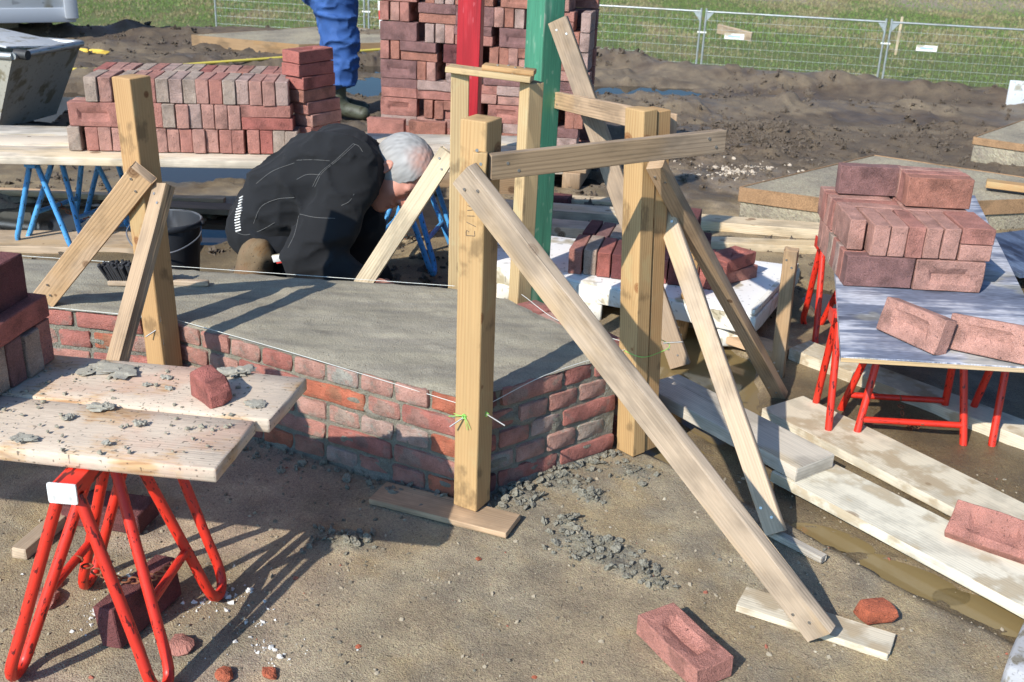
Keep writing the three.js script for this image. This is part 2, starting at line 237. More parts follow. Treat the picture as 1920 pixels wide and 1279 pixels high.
// surface of a distance field (surface nets)
function shell(sdf, lo, hi, cell, paint) {
  const n = [0, 1, 2].map((i) => Math.ceil((hi[i] - lo[i]) / cell) + 2), N = n[0] * n[1] * n[2], f = new Float32Array(N), id = (i, j, k) => i + n[0] * (j + n[1] * k);
  for (let k = 0; k < n[2]; k++) for (let j = 0; j < n[1]; j++) for (let i = 0; i < n[0]; i++) f[id(i, j, k)] = sdf(lo[0] + i * cell, lo[1] + j * cell, lo[2] + k * cell);
  const vid = new Int32Array(N).fill(-1), pos = [], ix = [];
  for (let k = 0; k < n[2] - 1; k++) for (let j = 0; j < n[1] - 1; j++) for (let i = 0; i < n[0] - 1; i++) {
    const c = []; let s = 0; for (let q = 0; q < 8; q++) { const v = f[id(i + (q & 1), j + ((q >> 1) & 1), k + (q >> 2))]; c.push(v); s += v < 0; }
    if (s === 0 || s === 8) continue; let x = 0, y = 0, z = 0, m = 0;
    for (let a = 0; a < 8; a++) for (const bit of [1, 2, 4]) { const b = a | bit; if (b === a || (c[a] < 0) === (c[b] < 0)) continue; const t = c[a] / (c[a] - c[b]); x += (a & 1) + (bit === 1 ? t : 0); y += ((a >> 1) & 1) + (bit === 2 ? t : 0); z += (a >> 2) + (bit === 4 ? t : 0); m++; }
    vid[id(i, j, k)] = pos.length / 3; pos.push(lo[0] + (i + x / m) * cell, lo[1] + (j + y / m) * cell, lo[2] + (k + z / m) * cell);
  }
  const st = [1, n[0], n[0] * n[1]];
  for (let k = 1; k < n[2] - 1; k++) for (let j = 1; j < n[1] - 1; j++) for (let i = 1; i < n[0] - 1; i++) for (let a = 0; a < 3; a++) {
    const p = id(i, j, k), q = p + st[a]; if ((f[p] < 0) === (f[q] < 0)) continue; const u = st[(a + 1) % 3], v = st[(a + 2) % 3];
    const A = vid[p], B = vid[p - u], C = vid[p - u - v], D = vid[p - v]; if (A < 0 || B < 0 || C < 0 || D < 0) continue;
    if (f[p] < 0) ix.push(A, B, C, A, C, D); else ix.push(A, C, B, A, D, C);
  }
  const g = new THREE.BufferGeometry(), nor = [], uv = [], col = [], e = cell * 0.6;
  for (let i = 0; i < pos.length; i += 3) {
    const [x, y, z] = [pos[i], pos[i + 1], pos[i + 2]], v = V(sdf(x + e, y, z) - sdf(x - e, y, z), sdf(x, y + e, z) - sdf(x, y - e, z), sdf(x, y, z + e) - sdf(x, y, z - e)).normalize();
    nor.push(v.x, v.y, v.z); uv.push(x + z * 0.6, y + z * 0.4); if (paint) col.push(...paint(x, y, z, v));
  }
  g.setAttribute('position', new THREE.Float32BufferAttribute(pos, 3)); g.setAttribute('normal', new THREE.Float32BufferAttribute(nor, 3)); g.setAttribute('uv', new THREE.Float32BufferAttribute(uv, 2));
  if (paint) g.setAttribute('color', new THREE.Float32BufferAttribute(col, 3)); g.setIndex(ix); return g;
}
const smin = (a, b, k) => { const h = clamp(0.5 + 0.5 * (b - a) / k); return mix(b, a, h) - k * h * (1 - h); };
function cap(x, y, z, A, B, ra, rb) { const bx = B.x - A.x, by = B.y - A.y, bz = B.z - A.z, px = x - A.x, py = y - A.y, pz = z - A.z, t = clamp((px * bx + py * by + pz * bz) / (bx * bx + by * by + bz * bz + 1e-9)); return Math.hypot(px - bx * t, py - by * t, pz - bz * t) - mix(ra, rb, t); }
const ORD = ['first', 'second', 'third', 'fourth', 'fifth', 'sixth', 'seventh', 'eighth', 'ninth', 'tenth', 'eleventh', 'twelfth', 'thirteenth', 'fourteenth', 'fifteenth', 'sixteenth', 'seventeenth', 'eighteenth', 'nineteenth', 'twentieth', 'twenty-first', 'twenty-second', 'twenty-third', 'twenty-fourth'];

// ---------------------------------------------------------------- ground: one sheet from the slab at our feet over the mud to the field
const lerpTab = (tab, x) => { if (x <= tab[0][0]) return tab[0][1]; for (let i = 1; i < tab.length; i++) if (x <= tab[i][0]) { const [a, b] = [tab[i - 1], tab[i]]; return mix(a[1], b[1], (x - a[0]) / (b[0] - a[0])); } return tab[tab.length - 1][1]; };
const crestZ = (x) => lerpTab([[-30, -12.2], [-6, -11.5], [-4, -11.6], [-3, -12.3], [-0.8, -12.0], [0.6, -11.2], [1.7, -10.7], [3.2, -10.0], [4.6, -9.7], [8, -9], [30, -8]], x) - 0.5 * (n2(x * 1.3, 4, 9) - 0.5);
// the concrete footing pad: its right-hand edge runs from the wall to the lower right
const padEdge = (x, z) => { const a = at(1215, 850), b = at(1900, 1215), k = ((x - a.x) * (b.z - a.z) - (z - a.z) * (b.x - a.x)) / Math.hypot(b.x - a.x, b.z - a.z); return k + 0.03 * (n2(x * 7, z * 7, 5) - 0.5); }; // > 0 on the trench side
const PUDDLES = []; // x, z, rx, rz, level, turn, colour kind
function pud(px, py, ex, ey, level, muddy, turn = 0) { const c = at(px, py, level), a = at(px + ex, py, level), b = at(px, py - ey, level); PUDDLES.push({ x: c.x, z: c.z, rx: c.distanceTo(a), rz: c.distanceTo(b), level, muddy, turn }); }
pud(1300, 700, 105, 90, -0.035, 1); pud(1225, 835, 40, 36, -0.035, 1); pud(1700, 1085, 85, 26, -0.030, 1, -0.55); pud(1860, 1150, 80, 26, -0.03, 1, -0.5); pud(1560, 1010, 60, 14, -0.03, 1, -0.55);
pud(400, 325, 150, 22, -0.02, 0); pud(120, 410, 170, 30, -0.025, 0); pud(400, 435, 70, 30, -0.03, 0); pud(700, 163, 65, 17, -0.035, 0); pud(700, 131, 60, 7, -0.03, 0);
pud(1205, 172, 125, 9, -0.02, 0); pud(520, 133, 80, 5, -0.02, 0); pud(90, 200, 120, 26, -0.05, 0); pud(1560, 575, 50, 26, -0.028, 0); pud(620, 460, 120, 40, -0.035, 0); pud(1060, 345, 70, 14, -0.03, 0); pud(250, 104, 120, 3.5, -0.04, 0);
function bowl(x, z) { // how deep inside a puddle, 1 at its middle, below 0 outside
  let best = -9, which = null;
  for (const p of PUDDLES) { const dx = x - p.x, dz = z - p.z; if (Math.abs(dx) > p.rx * 2 + p.rz || Math.abs(dz) > p.rx * 2 + p.rz) continue; const c = Math.cos(p.turn), s = Math.sin(p.turn), u = (dx * c - dz * s) / p.rx, v = (dx * s + dz * c) / p.rz, k = 1 - Math.hypot(u, v) + (p.muddy ? 0.5 : 0.9) * (fbm(x * 3.2 / Math.max(0.35, Math.min(1, p.rx)), z * 5 / Math.max(0.35, p.rz * 1.4), 4, 31) - 0.5); if (k > best) { best = k; which = p; } }
  return [best, which];
}
const isPad = (x, z) => { const e = padEdge(x, z); return (1 - sstep(-0.02, 0.05, e)) * sstep(-3.55, -3.2, z); };
function zone(x, z) {
  const pad = isPad(x, z), crest = crestZ(x), over = crest - z, mid = sstep(-4.9, -3.6, z);
  return { pad, over, mid };
}
const FIELD = -1.95;
function groundH(x, z) {
  const { pad, over } = zone(x, z);
  let h = 0;
  if (over > -1) h += (FIELD - 0.0) * sstep(0, 6.5, over);
  const rough = (1 - pad) * (over > 1 ? 0.5 : 1), far = sstep(-4.5, -7, z);
  h += rough * ((fbm(x * 1.1, z * 1.1, 4, 11) - 0.5) * mix(0.04, 0.026, far) + (fbm(x * 5, z * 5, 4, 12) - 0.5) * mix(0.03, 0.024, far));
  h += rough * far * (over < 0.5 ? 1 : 0.4) * ((fbm(x * 11, z * 11, 3, 34) - 0.5) * 0.026 + 0.018 * sstep(0.55, 0.8, fbm(x * 7, z * 7, 3, 35)));
  // clods and tyre ruts behind
  const rut = Math.sin((z + 0.18 * x + 0.5 * n2(x * 0.5, z * 0.4, 14)) * 5.2); h += rough * far * (over < 0.4 ? 1 : 0) * 0.013 * rut;
  const cl = fbm(x * 3.1, z * 3.1, 4, 15); h += rough * far * (over < 0.6 ? 1 : 0) * 0.05 * sstep(0.58, 0.75, cl);
  if (over > -1.1 && over < 0.8) h += 0.10 * Math.exp(-((over + 0.15) ** 2) / 0.12) * (0.4 + fbm(x * 2.4, z * 3, 3, 16));
  if (over > 6) h += 0.25 * (fbm(x * 0.12, z * 0.12, 3, 17) - 0.5) * sstep(6, 12, over) + 0.9 * sstep(30, 60, over) ;
  // the trench beside the pad
  const e = padEdge(x, z); if (z > -3.6 && x > 0.2) h -= 0.028 * sstep(0.0, 0.07, e) * sstep(0.62, 0.3, e) * sstep(-3.6, -3.2, z);
  h += pad * ((fbm(x * 3, z * 3, 3, 18) - 0.5) * 0.010 + (fbm(x * 22, z * 22, 3, 19) - 0.5) * 0.006);
  { const q = heap(x, z); if (q > 0.02) h += q * (0.003 + 0.028 * Math.max(0, fbm(x * 26, z * 26, 3, 33) - 0.35)); }
  const [b, p] = bowl(x, z); if (p && pad < 0.5) { const w = sstep(-0.25, 0.02, b); h = mix(h, Math.max(h, p.level + 0.006), w * (b < 0 ? 1 : 0) * 0.6); if (b > -0.25) h = mix(h, p.level - 0.03 * clamp(b * 2, -0.4, 1) , w); }
  return h;
}
// heaps of dropped mortar: place and spread
const HEAPS = [[1075, 1010, 0.04], [1110, 1025, 0.055], [1150, 1045, 0.05], [1190, 1072, 0.045], [625, 1012, 0.045], [665, 1020, 0.035], [1115, 935, 0.028], [1185, 885, 0.045], [1055, 905, 0.05], [975, 930, 0.045], [1228, 1092, 0.03], [1060, 985, 0.03], [830, 935, 0.05], [740, 925, 0.05]].map(([x, y, r]) => [at(x, y), r]);
const heap = (x, z) => { let h = 0; for (const [c, r] of HEAPS) { const q = ((x - c.x) ** 2 / 1.6 + (z - c.z) ** 2) / (r * r); if (q < 6) h = Math.max(h, Math.exp(-q * 0.8)); } return h; };
const PADC = [0.330, 0.274, 0.195];
function groundColor(x, z) {
  const { pad, over } = zone(x, z), a = fbm(x * 1.7, z * 1.7, 4, 21), b = fbm(x * 6, z * 6, 4, 22), c = fbm(x * 0.8, z * 0.8, 3, 23), f = fbm(x * 18, z * 18, 3, 24);
  // pad: tan with grey cement streaks, pale brick-dust patches on the left
  const grey = sstep(0.46, 0.66, a * 0.6 + b * 0.4), p = [mix(PADC[0], 0.335, grey), mix(PADC[1], 0.295, grey), mix(PADC[2], 0.225, grey)];
  const ochre = sstep(0.52, 0.68, b * 0.7 + f * 0.3) * 0.55; p[0] = mix(p[0], 0.36, ochre); p[1] = mix(p[1], 0.275, ochre); p[2] = mix(p[2], 0.155, ochre);
  const dust = sstep(0.50, 0.64, fbm(x * 2.6, z * 2.6, 5, 25) + 0.16 * Math.exp(-(((x + 0.78) / 0.42) ** 2 + ((z + 1.7) / 0.35) ** 2))) * sstep(-0.25, -0.7, x); p[0] = mix(p[0], 0.50, dust * 0.6); p[1] = mix(p[1], 0.40, dust * 0.6); p[2] = mix(p[2], 0.335, dust * 0.6);
  { const q = sstep(0.25, 0.7, heap(x, z) + 0.5 * (f - 0.5)); p[0] = mix(p[0], 0.27, q); p[1] = mix(p[1], 0.255, q); p[2] = mix(p[2], 0.21, q); }
  const k = 0.87 + 0.26 * fbm(x * 30, z * 30, 3, 26); p[0] *= k; p[1] *= k; p[2] *= k;
  // mud
  const far = sstep(-5.2, -7.2, z), dry = sstep(0.40, 0.62, c * 0.6 + a * 0.4) * (1 - far * 0.85);
  let m = [mix(0.17, 0.315, dry), mix(0.13, 0.255, dry), mix(0.078, 0.17, dry)];
  const pale = Math.exp(-(((x - 1.2) / 1.1) ** 2 + ((z + 6.2) / 0.9) ** 2)) * sstep(0.42, 0.6, b); m = [mix(m[0], 0.40, pale * 0.8), mix(m[1], 0.33, pale * 0.8), mix(m[2], 0.25, pale * 0.8)];
  m = [mix(m[0], 0.135, far * 0.85), mix(m[1], 0.106, far * 0.85), mix(m[2], 0.082, far * 0.85)]; const kk = 0.72 + 0.55 * b; m = m.map((v) => v * kk);
  const band = sstep(0.5, 0.62, fbm(x * 0.7, z * 1.9, 4, 27)) * sstep(-7.0, -8.6, z) * 0.55; m = [mix(m[0], 0.26, band), mix(m[1], 0.215, band), mix(m[2], 0.16, band)];
  // field
  const g1 = fbm(x * 0.5, z * 0.28, 4, 28), g2 = fbm(x * 2.2, z * 1.3, 4, 29), dryg = sstep(0.5, 0.7, g1 * 0.6 + g2 * 0.4); const gr = [mix(0.125, 0.27, dryg), mix(0.165, 0.215, dryg), mix(0.045, 0.12, dryg)];
  const fld = sstep(0.15, 0.6, over + 0.6 * (b - 0.5)); m = m.map((v, i) => mix(v, gr[i] * (0.8 + 0.4 * b), fld));
  const road = sstep(0.35, 0.6, fbm(x * 0.3, z * 0.3, 2, 30)) * sstep(34, 37, over) * sstep(44, 40, over) * sstep(6, 9, x); m = [mix(m[0], 0.33, road), mix(m[1], 0.29, road), mix(m[2], 0.24, road)];
  return m.map((v, i) => mix(v, p[i], pad));
}
{
  const axis = (lo, f0, f1, hi, step, g0, g1, cut, g2) => { const a = []; let x = f0, s = step; while (x > lo) { s *= g0; x -= s; a.unshift(x); } for (x = f0; x < f1; x += step) a.push(x); s = step; while (x < hi) { a.push(x); s *= x < cut ? g1 : g2; x += s; } a.push(x); return a; };
  const xs = axis(-90, -2.0, 2.0, 90, 0.021, 1.024, 1.024, 9, 1.08), zs = axis(-4, 1.45, 4.6, 170, 0.020, 1.35, 1.0095, 13, 1.055).map((d) => -d), nx = xs.length, nz = zs.length;
  const pos = new Float32Array(nx * nz * 3), col = new Float32Array(nx * nz * 3), uv = new Float32Array(nx * nz * 2), uv1 = new Float32Array(nx * nz * 2), ix = [];
  for (let j = 0; j < nz; j++) for (let i = 0; i < nx; i++) { const k = j * nx + i, x = xs[i], z = zs[j], c = groundColor(x, z); pos.set([x, groundH(x, z), z], k * 3); col.set(c, k * 3); uv.set([x + 0.13 * z, z - 0.07 * x], k * 2); uv1.set([(x + 5) / 12, (-z - 1) / 12], k * 2); if (i && j) ix.push(k - nx - 1, k - nx, k - 1, k - 1, k - nx, k); }
  const g = new THREE.BufferGeometry(); g.setAttribute('position', new THREE.BufferAttribute(pos, 3)); g.setAttribute('color', new THREE.BufferAttribute(col, 3)); g.setAttribute('uv', new THREE.BufferAttribute(uv, 2)); g.setAttribute('uv1', new THREE.BufferAttribute(uv1, 2)); g.setIndex(ix); g.computeVertexNormals();
  if (g.attributes.normal.getY(nx * 100 + 200) < 0) { for (let i = 0; i < ix.length; i += 3) [ix[i], ix[i + 1]] = [ix[i + 1], ix[i]]; g.setIndex(ix); g.computeVertexNormals(); }
  const rough = tex(1024, 1024, (u, v) => { const x = u * 12 - 5, z = -(v * 12 + 1), pad = isPad(x, z), wet = sstep(0.48, 0.62, fbm(x * 1.4, z * 1.4, 4, 41)); return mix(mix(0.9, 0.42, wet * (crestZ(x) > z ? 0 : 1)), 0.93, pad); }, false);
  rough.wrapS = rough.wrapT = THREE.ClampToEdgeWrapping; rough.channel = 1;
  const m = new THREE.MeshStandardMaterial({ vertexColors: true, map: rep(T.grit, 1.7, 1.7), bumpMap: rep(T.gritBump, 2.3, 2.3), bumpScale: 0.0045, roughness: 1, roughnessMap: rough });
  m.color.setRGB(1.20, 1.16, 1.08);
  struct('ground', g, m);
  PUDDLES.forEach((p) => {
    const n = 48, sp = [0, 0, 0], id = []; for (let i = 0; i < n; i++) { const a = i / n * Math.PI * 2, c = Math.cos(p.turn), s = Math.sin(p.turn), u = Math.cos(a) * p.rx * 1.3, v = Math.sin(a) * p.rz * 1.3; sp.push(u * c + v * s, 0, -u * s + v * c); id.push(0, 1 + (i + 1) % n, 1 + i); }
    const w = new THREE.BufferGeometry(); w.setAttribute('position', new THREE.Float32BufferAttribute(sp, 3)); w.setIndex(id); w.computeVertexNormals();
    const o = struct('puddle_water', w, p.muddy ? M.waterMuddy ??= phy([0.20, 0.145, 0.065], { roughness: 0.07, ior: 1.33 }) : M.water ??= phy([0.045, 0.036, 0.026], { roughness: 0.045, ior: 1.33 }));
    o.position.set(p.x, p.level, p.z);
  });
}

// ---------------------------------------------------------------- the low brick wall with its fresh mortar bed
const WALL_H = 0.315;
const WP = [[-2.5, -3.135], [-1.044, -2.927], [-0.114, -2.464], [0.313, -2.802], [-0.02, -3.212], [-0.199, -3.294], [-2.5, -3.50]]; // plan, seen from above
{
  const wall = thing('brick_wall', 'low angled brick wall in progress, topped with wet grey mortar', 'wall', V(-0.114, 0, -2.464));
  const inset = (d) => WP.map((p, i) => { const a = WP[(i + WP.length - 1) % WP.length], b = WP[(i + 1) % WP.length], e = (u, v) => { const l = Math.hypot(v[0] - u[0], v[1] - u[1]); return [(v[1] - u[1]) / l, -(v[0] - u[0]) / l]; }; const n1 = e(a, p), n2_ = e(p, b), k = d / (1 + n1[0] * n2_[0] + n1[1] * n2_[1]); return [p[0] + (n1[0] + n2_[0]) * k, p[1] + (n1[1] + n2_[1]) * k]; });
  // which way is inwards: test with the centroid
  const inner = (() => { const q = inset(0.01), c = [-0.6, -3.05]; const d0 = Math.hypot(WP[2][0] - c[0], WP[2][1] - c[1]), d1 = Math.hypot(q[2][0] - c[0], q[2][1] - c[1]); return d1 < d0 ? 1 : -1; })();
  const poly = inset(0.0055 * inner);
  // joints: an uneven mortar face on each side, squeezed out here and there
  const joints = [];
  for (let s = 0; s < poly.length; s++) {
    const a = poly[s], b = poly[(s + 1) % poly.length], len = Math.hypot(b[0] - a[0], b[1] - a[1]), nx = Math.max(2, Math.round(len / 0.009)), ny = 40, h0 = -0.05, pos = [], uv = [], ix = [];
    let ox = (b[1] - a[1]) / len * -inner, oz = -(b[0] - a[0]) / len * -inner;
    for (let j = 0; j <= ny; j++) for (let i = 0; i <= nx; i++) {
      const t = i / nx, y = h0 + (WALL_H - 0.003 - h0) * j / ny, d = t * len, edge = Math.min(1, Math.min(i, nx - i) / 2), foot = sstep(0.03, -0.005, y) * 0.012;
      const sq = (fbm(d * 26 + s * 9, y * 30, 3, 51) - 0.5) * 0.010 + 0.011 * sstep(0.64, 0.8, fbm(d * 9 + s * 5, y * 20, 3, 52)) + foot, o = edge * sq * (j === ny ? 0.3 : 1);
      pos.push(mix(a[0], b[0], t) + ox * o, y, mix(a[1], b[1], t) + oz * o); uv.push(d + s, y); if (i && j) { const k = j * (nx + 1) + i; ix.push(k - nx - 2, k - nx - 1, k - 1, k - 1, k - nx - 1, k); }
    }
    const g = new THREE.BufferGeometry(); g.setAttribute('position', new THREE.Float32BufferAttribute(pos, 3)); g.setAttribute('uv', new THREE.Float32BufferAttribute(uv, 2)); g.setIndex(ix); g.computeVertexNormals(); joints.push(g);
  }
  part('mortar_joint', local(mergeGeometries(joints), wall), M.joint, wall);
  // bed: the trowelled top
  {
    const top = inset(-0.001 * inner), cell = 0.0105, x0 = -2.5, z0 = -3.52, nx = Math.ceil(2.85 / cell), nz = Math.ceil(1.08 / cell), ins = (x, z) => { let c = false; for (let i = 0, j = top.length - 1; i < top.length; j = i++) { const [ax, az] = top[i], [bx, bz] = top[j]; if ((az > z) !== (bz > z) && x < (bx - ax) * (z - az) / (bz - az) + ax) c = !c; } return c; };
    const near = (x, z) => { let best = 9, q = [x, z]; for (let i = 0; i < top.length; i++) { const a = top[i], b = top[(i + 1) % top.length], dx = b[0] - a[0], dz = b[1] - a[1], t = clamp(((x - a[0]) * dx + (z - a[1]) * dz) / (dx * dx + dz * dz)), u = a[0] + dx * t, v = a[1] + dz * t, d = Math.hypot(x - u, z - v); if (d < best) { best = d; q = [u, v]; } } return [best, q]; };
    const pos = [], uv = [], inn = [], ix = [];
    for (let j = 0; j <= nz; j++) for (let i = 0; i <= nx; i++) {
      let x = x0 + i * cell, z = z0 + j * cell; const I = ins(x, z); let [d, q] = near(x, z); if (!I) { if (d < cell * 1.8) [x, z] = q; d = 0; } inn.push(I);
      const tro = (fbm(x * 2.2 + z * 3, z * 11 - x * 3, 4, 61) - 0.5) * 0.011 + (fbm(x * 34, z * 34, 3, 62) - 0.5) * 0.0035 + 0.004 * sstep(0.6, 0.72, fbm(x * 9, z * 14, 4, 63));
      pos.push(x, WALL_H + 0.002 + tro * sstep(0, 0.05, d) - 0.006 * sstep(0.03, 0, d) + 0.004 * (n2(x * 40, z * 40, 64) - 0.4) * sstep(0.05, 0.0, d), z); uv.push(x, z);
    }
    for (let j = 1; j <= nz; j++) for (let i = 1; i <= nx; i++) { const k = j * (nx + 1) + i, q = [k - nx - 2, k - nx - 1, k - 1, k]; if (q.some((e) => inn[e])) ix.push(q[0], q[2], q[1], q[1], q[2], q[3]); }
    const g = new THREE.BufferGeometry(); g.setAttribute('position', new THREE.Float32BufferAttribute(pos, 3)); g.setAttribute('uv', new THREE.Float32BufferAttribute(uv, 2)); g.setIndex(ix); g.computeVertexNormals();
    const bed = part('mortar_bed', local(g, wall), M.mortar, wall); bed.userData.label = 'wet grey mortar trowelled over the wall top';
  }
  // bricks, course by course from the corner outwards; each list: lengths in metres and burns
  const shapes = {};
  const shape = (len, k) => shapes[len + '/' + k] ??= (() => { const s = k * 17.3 + len * 91; return block(span(len / 2, 0.006, Math.round(len / 0.026)), span(0.0255, 0.006, 2), span(0.046, 0.006, 2), 0.006, (p, c) => {
    const f = c[2] >= 0.045 ? 1 : 0, q = (n3(p[0] * 22 + s, p[1] * 30, p[2] * 22) - 0.5), w = (n3(p[0] * 60 + s, p[1] * 70 + 5, 3) - 0.5);
    p[2] += f * (q * 0.009 + w * 0.003); p[1] += q * 0.005 + (n2(p[0] * 20 + s, c[1] > 0 ? 3 : 8, 2) - 0.5) * 0.005; p[0] += (n2(p[1] * 40 + s, 2 + Math.sign(c[0]), 4) - 0.5) * 0.005; }, 0.8); })();
  const H = 0.1, S = 0.21, J = 0.0115, CO = 0.0625;
  const course = (a, b, row, list, from = 0, step = 0) => {
    const len = Math.hypot(b[0] - a[0], b[1] - a[1]), ux = (b[0] - a[0]) / len, uz = (b[1] - a[1]) / len, y = WALL_H - 0.006 - 0.0255 - row * CO; let d = from;
    let n = V(-uz, 0, ux); const mid = V((a[0] + b[0]) / 2 + 0.6, 0, (a[1] + b[1]) / 2 + 3.05); if (n.z < 0 && Math.abs(n.z) > 0.01) n.negate();
    for (const [l, clay] of list) {
      if (d + l * 0.4 > len) break; const L = Math.min(l, len - d - 0.004); if (L < 0.03) break;
      const m = part('brick', shape(Math.round(L / 0.01) * 0.01, Math.floor(rnd() * 4)), M['wall_' + clay], wall);
      const c = V(a[0] + ux * (d + L / 2), y, a[1] + uz * (d + L / 2)).addScaledVector(n, -0.0445 + rr(-0.002, 0.004)); m.position.copy(c).sub(wall.position); m.position.y += rr(-0.0015, 0.0015);
      const X = V(uz * n.x > 0 ? 1 : 1, 0, 0); const Z = n.clone(), Y = V(0, 1, 0); X.crossVectors(Y, Z); m.quaternion.setFromRotationMatrix(basis(X, Y, Z)); m.rotateZ(rr(-0.012, 0.012)); m.rotateY(rr(-0.012, 0.012)); d += l + J + step;
    }
  };
  const C = WP[2], I = WP[1], R = WP[3], L0 = WP[0];
  const h = (...c) => c.map((x) => [H, x]), s = (...c) => c.map((x) => [S, x]);
  course(C, I, 0, h('orange', 'pink', 'pink', 'mauve', 'pink', 'red', 'pink', 'rose', 'pink', 'rose'));
  course(C, I, 1, [...s('red'), ...h('rose'), ...s('orange'), ...s('red'), ...h('pink'), ...s('rose', 'red')], -0.02);
  course(C, I, 2, h('orange', 'mauve', 'mauve', 'pink', 'pink', 'rose', 'grey', 'red', 'pink', 'rose'));
  course(C, I, 3, s('rose', 'red', 'rose', 'rose', 'red', 'brown'), 0.005);
  course(C, I, 4, h('orange', 'rose', 'rose', 'mauve', 'brown', 'orange', 'red', 'rose', 'brown', 'red'), 0.01);
  course(C, R, 0, [...h('maroon'), ...s('rose'), ...h('red', 'red')], 0.006);
  course(C, R, 1, [[0.05, 'red'], ...h('rose', 'pink', 'rose', 'pink', 'mauve')], 0.004);
  course(C, R, 2, [...h('red', 'rose', 'mauve'), ...s('red')], 0.006);
  course(C, R, 3, [[0.05, 'red'], ...h('mauve', 'pink', 'pink', 'grey', 'mauve')], 0.004);
  course(C, R, 4, [...h('maroon'), ...s('red', 'red')], 0.006);
  course(I, L0, 0, s('red', 'red', 'red', 'rose', 'red', 'rose', 'red'), 0.06);
  course(I, L0, 1, h('rose', 'orange', 'red', 'pink', 'rose', 'red', 'pink', 'rose', 'red', 'pink', 'rose', 'pink'), 0.01);
  course(I, L0, 2, s('red', 'rose', 'red', 'brown', 'red', 'rose'), 0.02); course(I, L0, 3, h('red', 'rose', 'red', 'pink', 'rose', 'red', 'pink', 'rose'), 0.01); course(I, L0, 4, s('red', 'rose', 'red', 'brown'), 0.02);
  // the end that faces away to the right
  for (let r = 0; r < 5; r++) course(R, WP[4], r, r % 2 ? s('red', 'rose', 'red') : h('red', 'rose', 'pink', 'red', 'mauve'), 0.055 + (r % 2) * 0.03);
}

// ---------------------------------------------------------------- posts, struts and rails of the profile frame
const nailAt = (p, dir, len, parent) => part('nail', rod(p.clone().sub(parent.position), p.clone().addScaledVector(dir, len).sub(parent.position), 0.0022, 6), M.nail, parent);
function post(name, base, h, w, t, deg, mat, label, opt = {}) {
  const g = thing(name, label, 'post', base), a = deg * Math.PI / 180;
  const m = part('post_shaft', timber(w, h, t, 0.004, 0.001, 0.0016), mat, g); m.position.y = h / 2; m.rotation.y = a; if (opt.lean) m.rotation.z = opt.lean; g.userData.turn = a; return g;
}
const turnV = (deg, x, z) => { const a = deg * Math.PI / 180; return V(x * Math.cos(a) + z * Math.sin(a), 0, -x * Math.sin(a) + z * Math.cos(a)); };
// middle post at the corner of the wall, on its sole plate
const cp = at(884, 957); cp.y = 0.022;
const cPost = post('timber_post', cp, 1.015, 0.072, 0.072, -29, M.fresh[0], 'square yellow timber post at the near corner of the brick wall');
{
  const n = turnV(-29, 0, 1), x = turnV(-29, 1, 0), f = (u, y) => V(0, y, 0).addScaledVector(n, 0.0366).addScaledVector(x, u);
  const stroke = (pts) => part('pencil_mark', path(pts.map(([u, y]) => f(u, y)), 0.0006, 4, false, 6), M.pencil, cPost);
  stroke([[-0.012, 0.742], [0.012, 0.745]]); stroke([[-0.012, 0.742], [-0.011, 0.755], [-0.004, 0.752]]); stroke([[0.012, 0.745], [0.011, 0.757]]); stroke([[-0.012, 0.775], [0.014, 0.768]]); stroke([[-0.01, 0.79], [0.01, 0.793]]); stroke([[-0.01, 0.803], [0.012, 0.81], [-0.01, 0.815]]); stroke([[-0.012, 0.828], [0.012, 0.83]]);
  const k = f(-0.005, 0.27); const g1 = part('string_knot', new THREE.TorusKnotGeometry(0.004, 0.0014, 24, 5), M.stringGreen, cPost); g1.position.copy(k).addScaledVector(n, 0.003);
  for (const [du, dy] of [[-0.045, -0.012], [0.02, -0.03], [0.012, -0.035], [-0.03, 0.001]]) part('string_tail', path([k, k.clone().addScaledVector(x, du * 0.5).add(V(0, dy * 0.3, 0)).addScaledVector(n, 0.006), k.clone().addScaledVector(x, du).add(V(0, dy, 0)).addScaledVector(n, 0.004)], 0.0009, 5), M.stringGreen, cPost);
  part('nail', rod(f(-0.005, 0.268), f(-0.03, 0.245).addScaledVector(n, 0.03), 0.0022, 6), M.nail, cPost);
  const sidek = V(0, 0.272, 0).addScaledVector(x, 0.037); part('nail', rod(sidek, sidek.clone().addScaledVector(x, 0.055).add(V(0, -0.012, 0.01)), 0.0024, 6), M.nail, cPost);
  part('string_knot', new THREE.TorusKnotGeometry(0.004, 0.0014, 24, 5), M.stringGreen, cPost).position.copy(sidek);
}
{ const a = at(690, 925, 0.01), b = at(935, 985, 0.012); const p = solo('sole_plate', timber(0.105, 0.40, 0.016, 0.004, 0.002, 0.004), M.pale[2], 'thin plank lying under the post at the near wall corner', 'plank'); aim(p, a.clone().lerp(b, 0.18), b, V(0, 0, 1)); p.position.y = 0.011; p.position.add(V(0.0, 0, -0.012)); }
const lp = V(-1.075, 0, -2.888); const lTop = atZ(276, 143, -2.87);
const lPost = post('timber_post', lp, lTop.y, 0.072, 0.072, -29, M.fresh[1], 'square yellow timber post at the bend of the wall, left of the bucket');
lPost.position.x = lTop.x - 0.03; lPost.position.z = -2.86; lPost.children[0].rotation.z = 0.03;
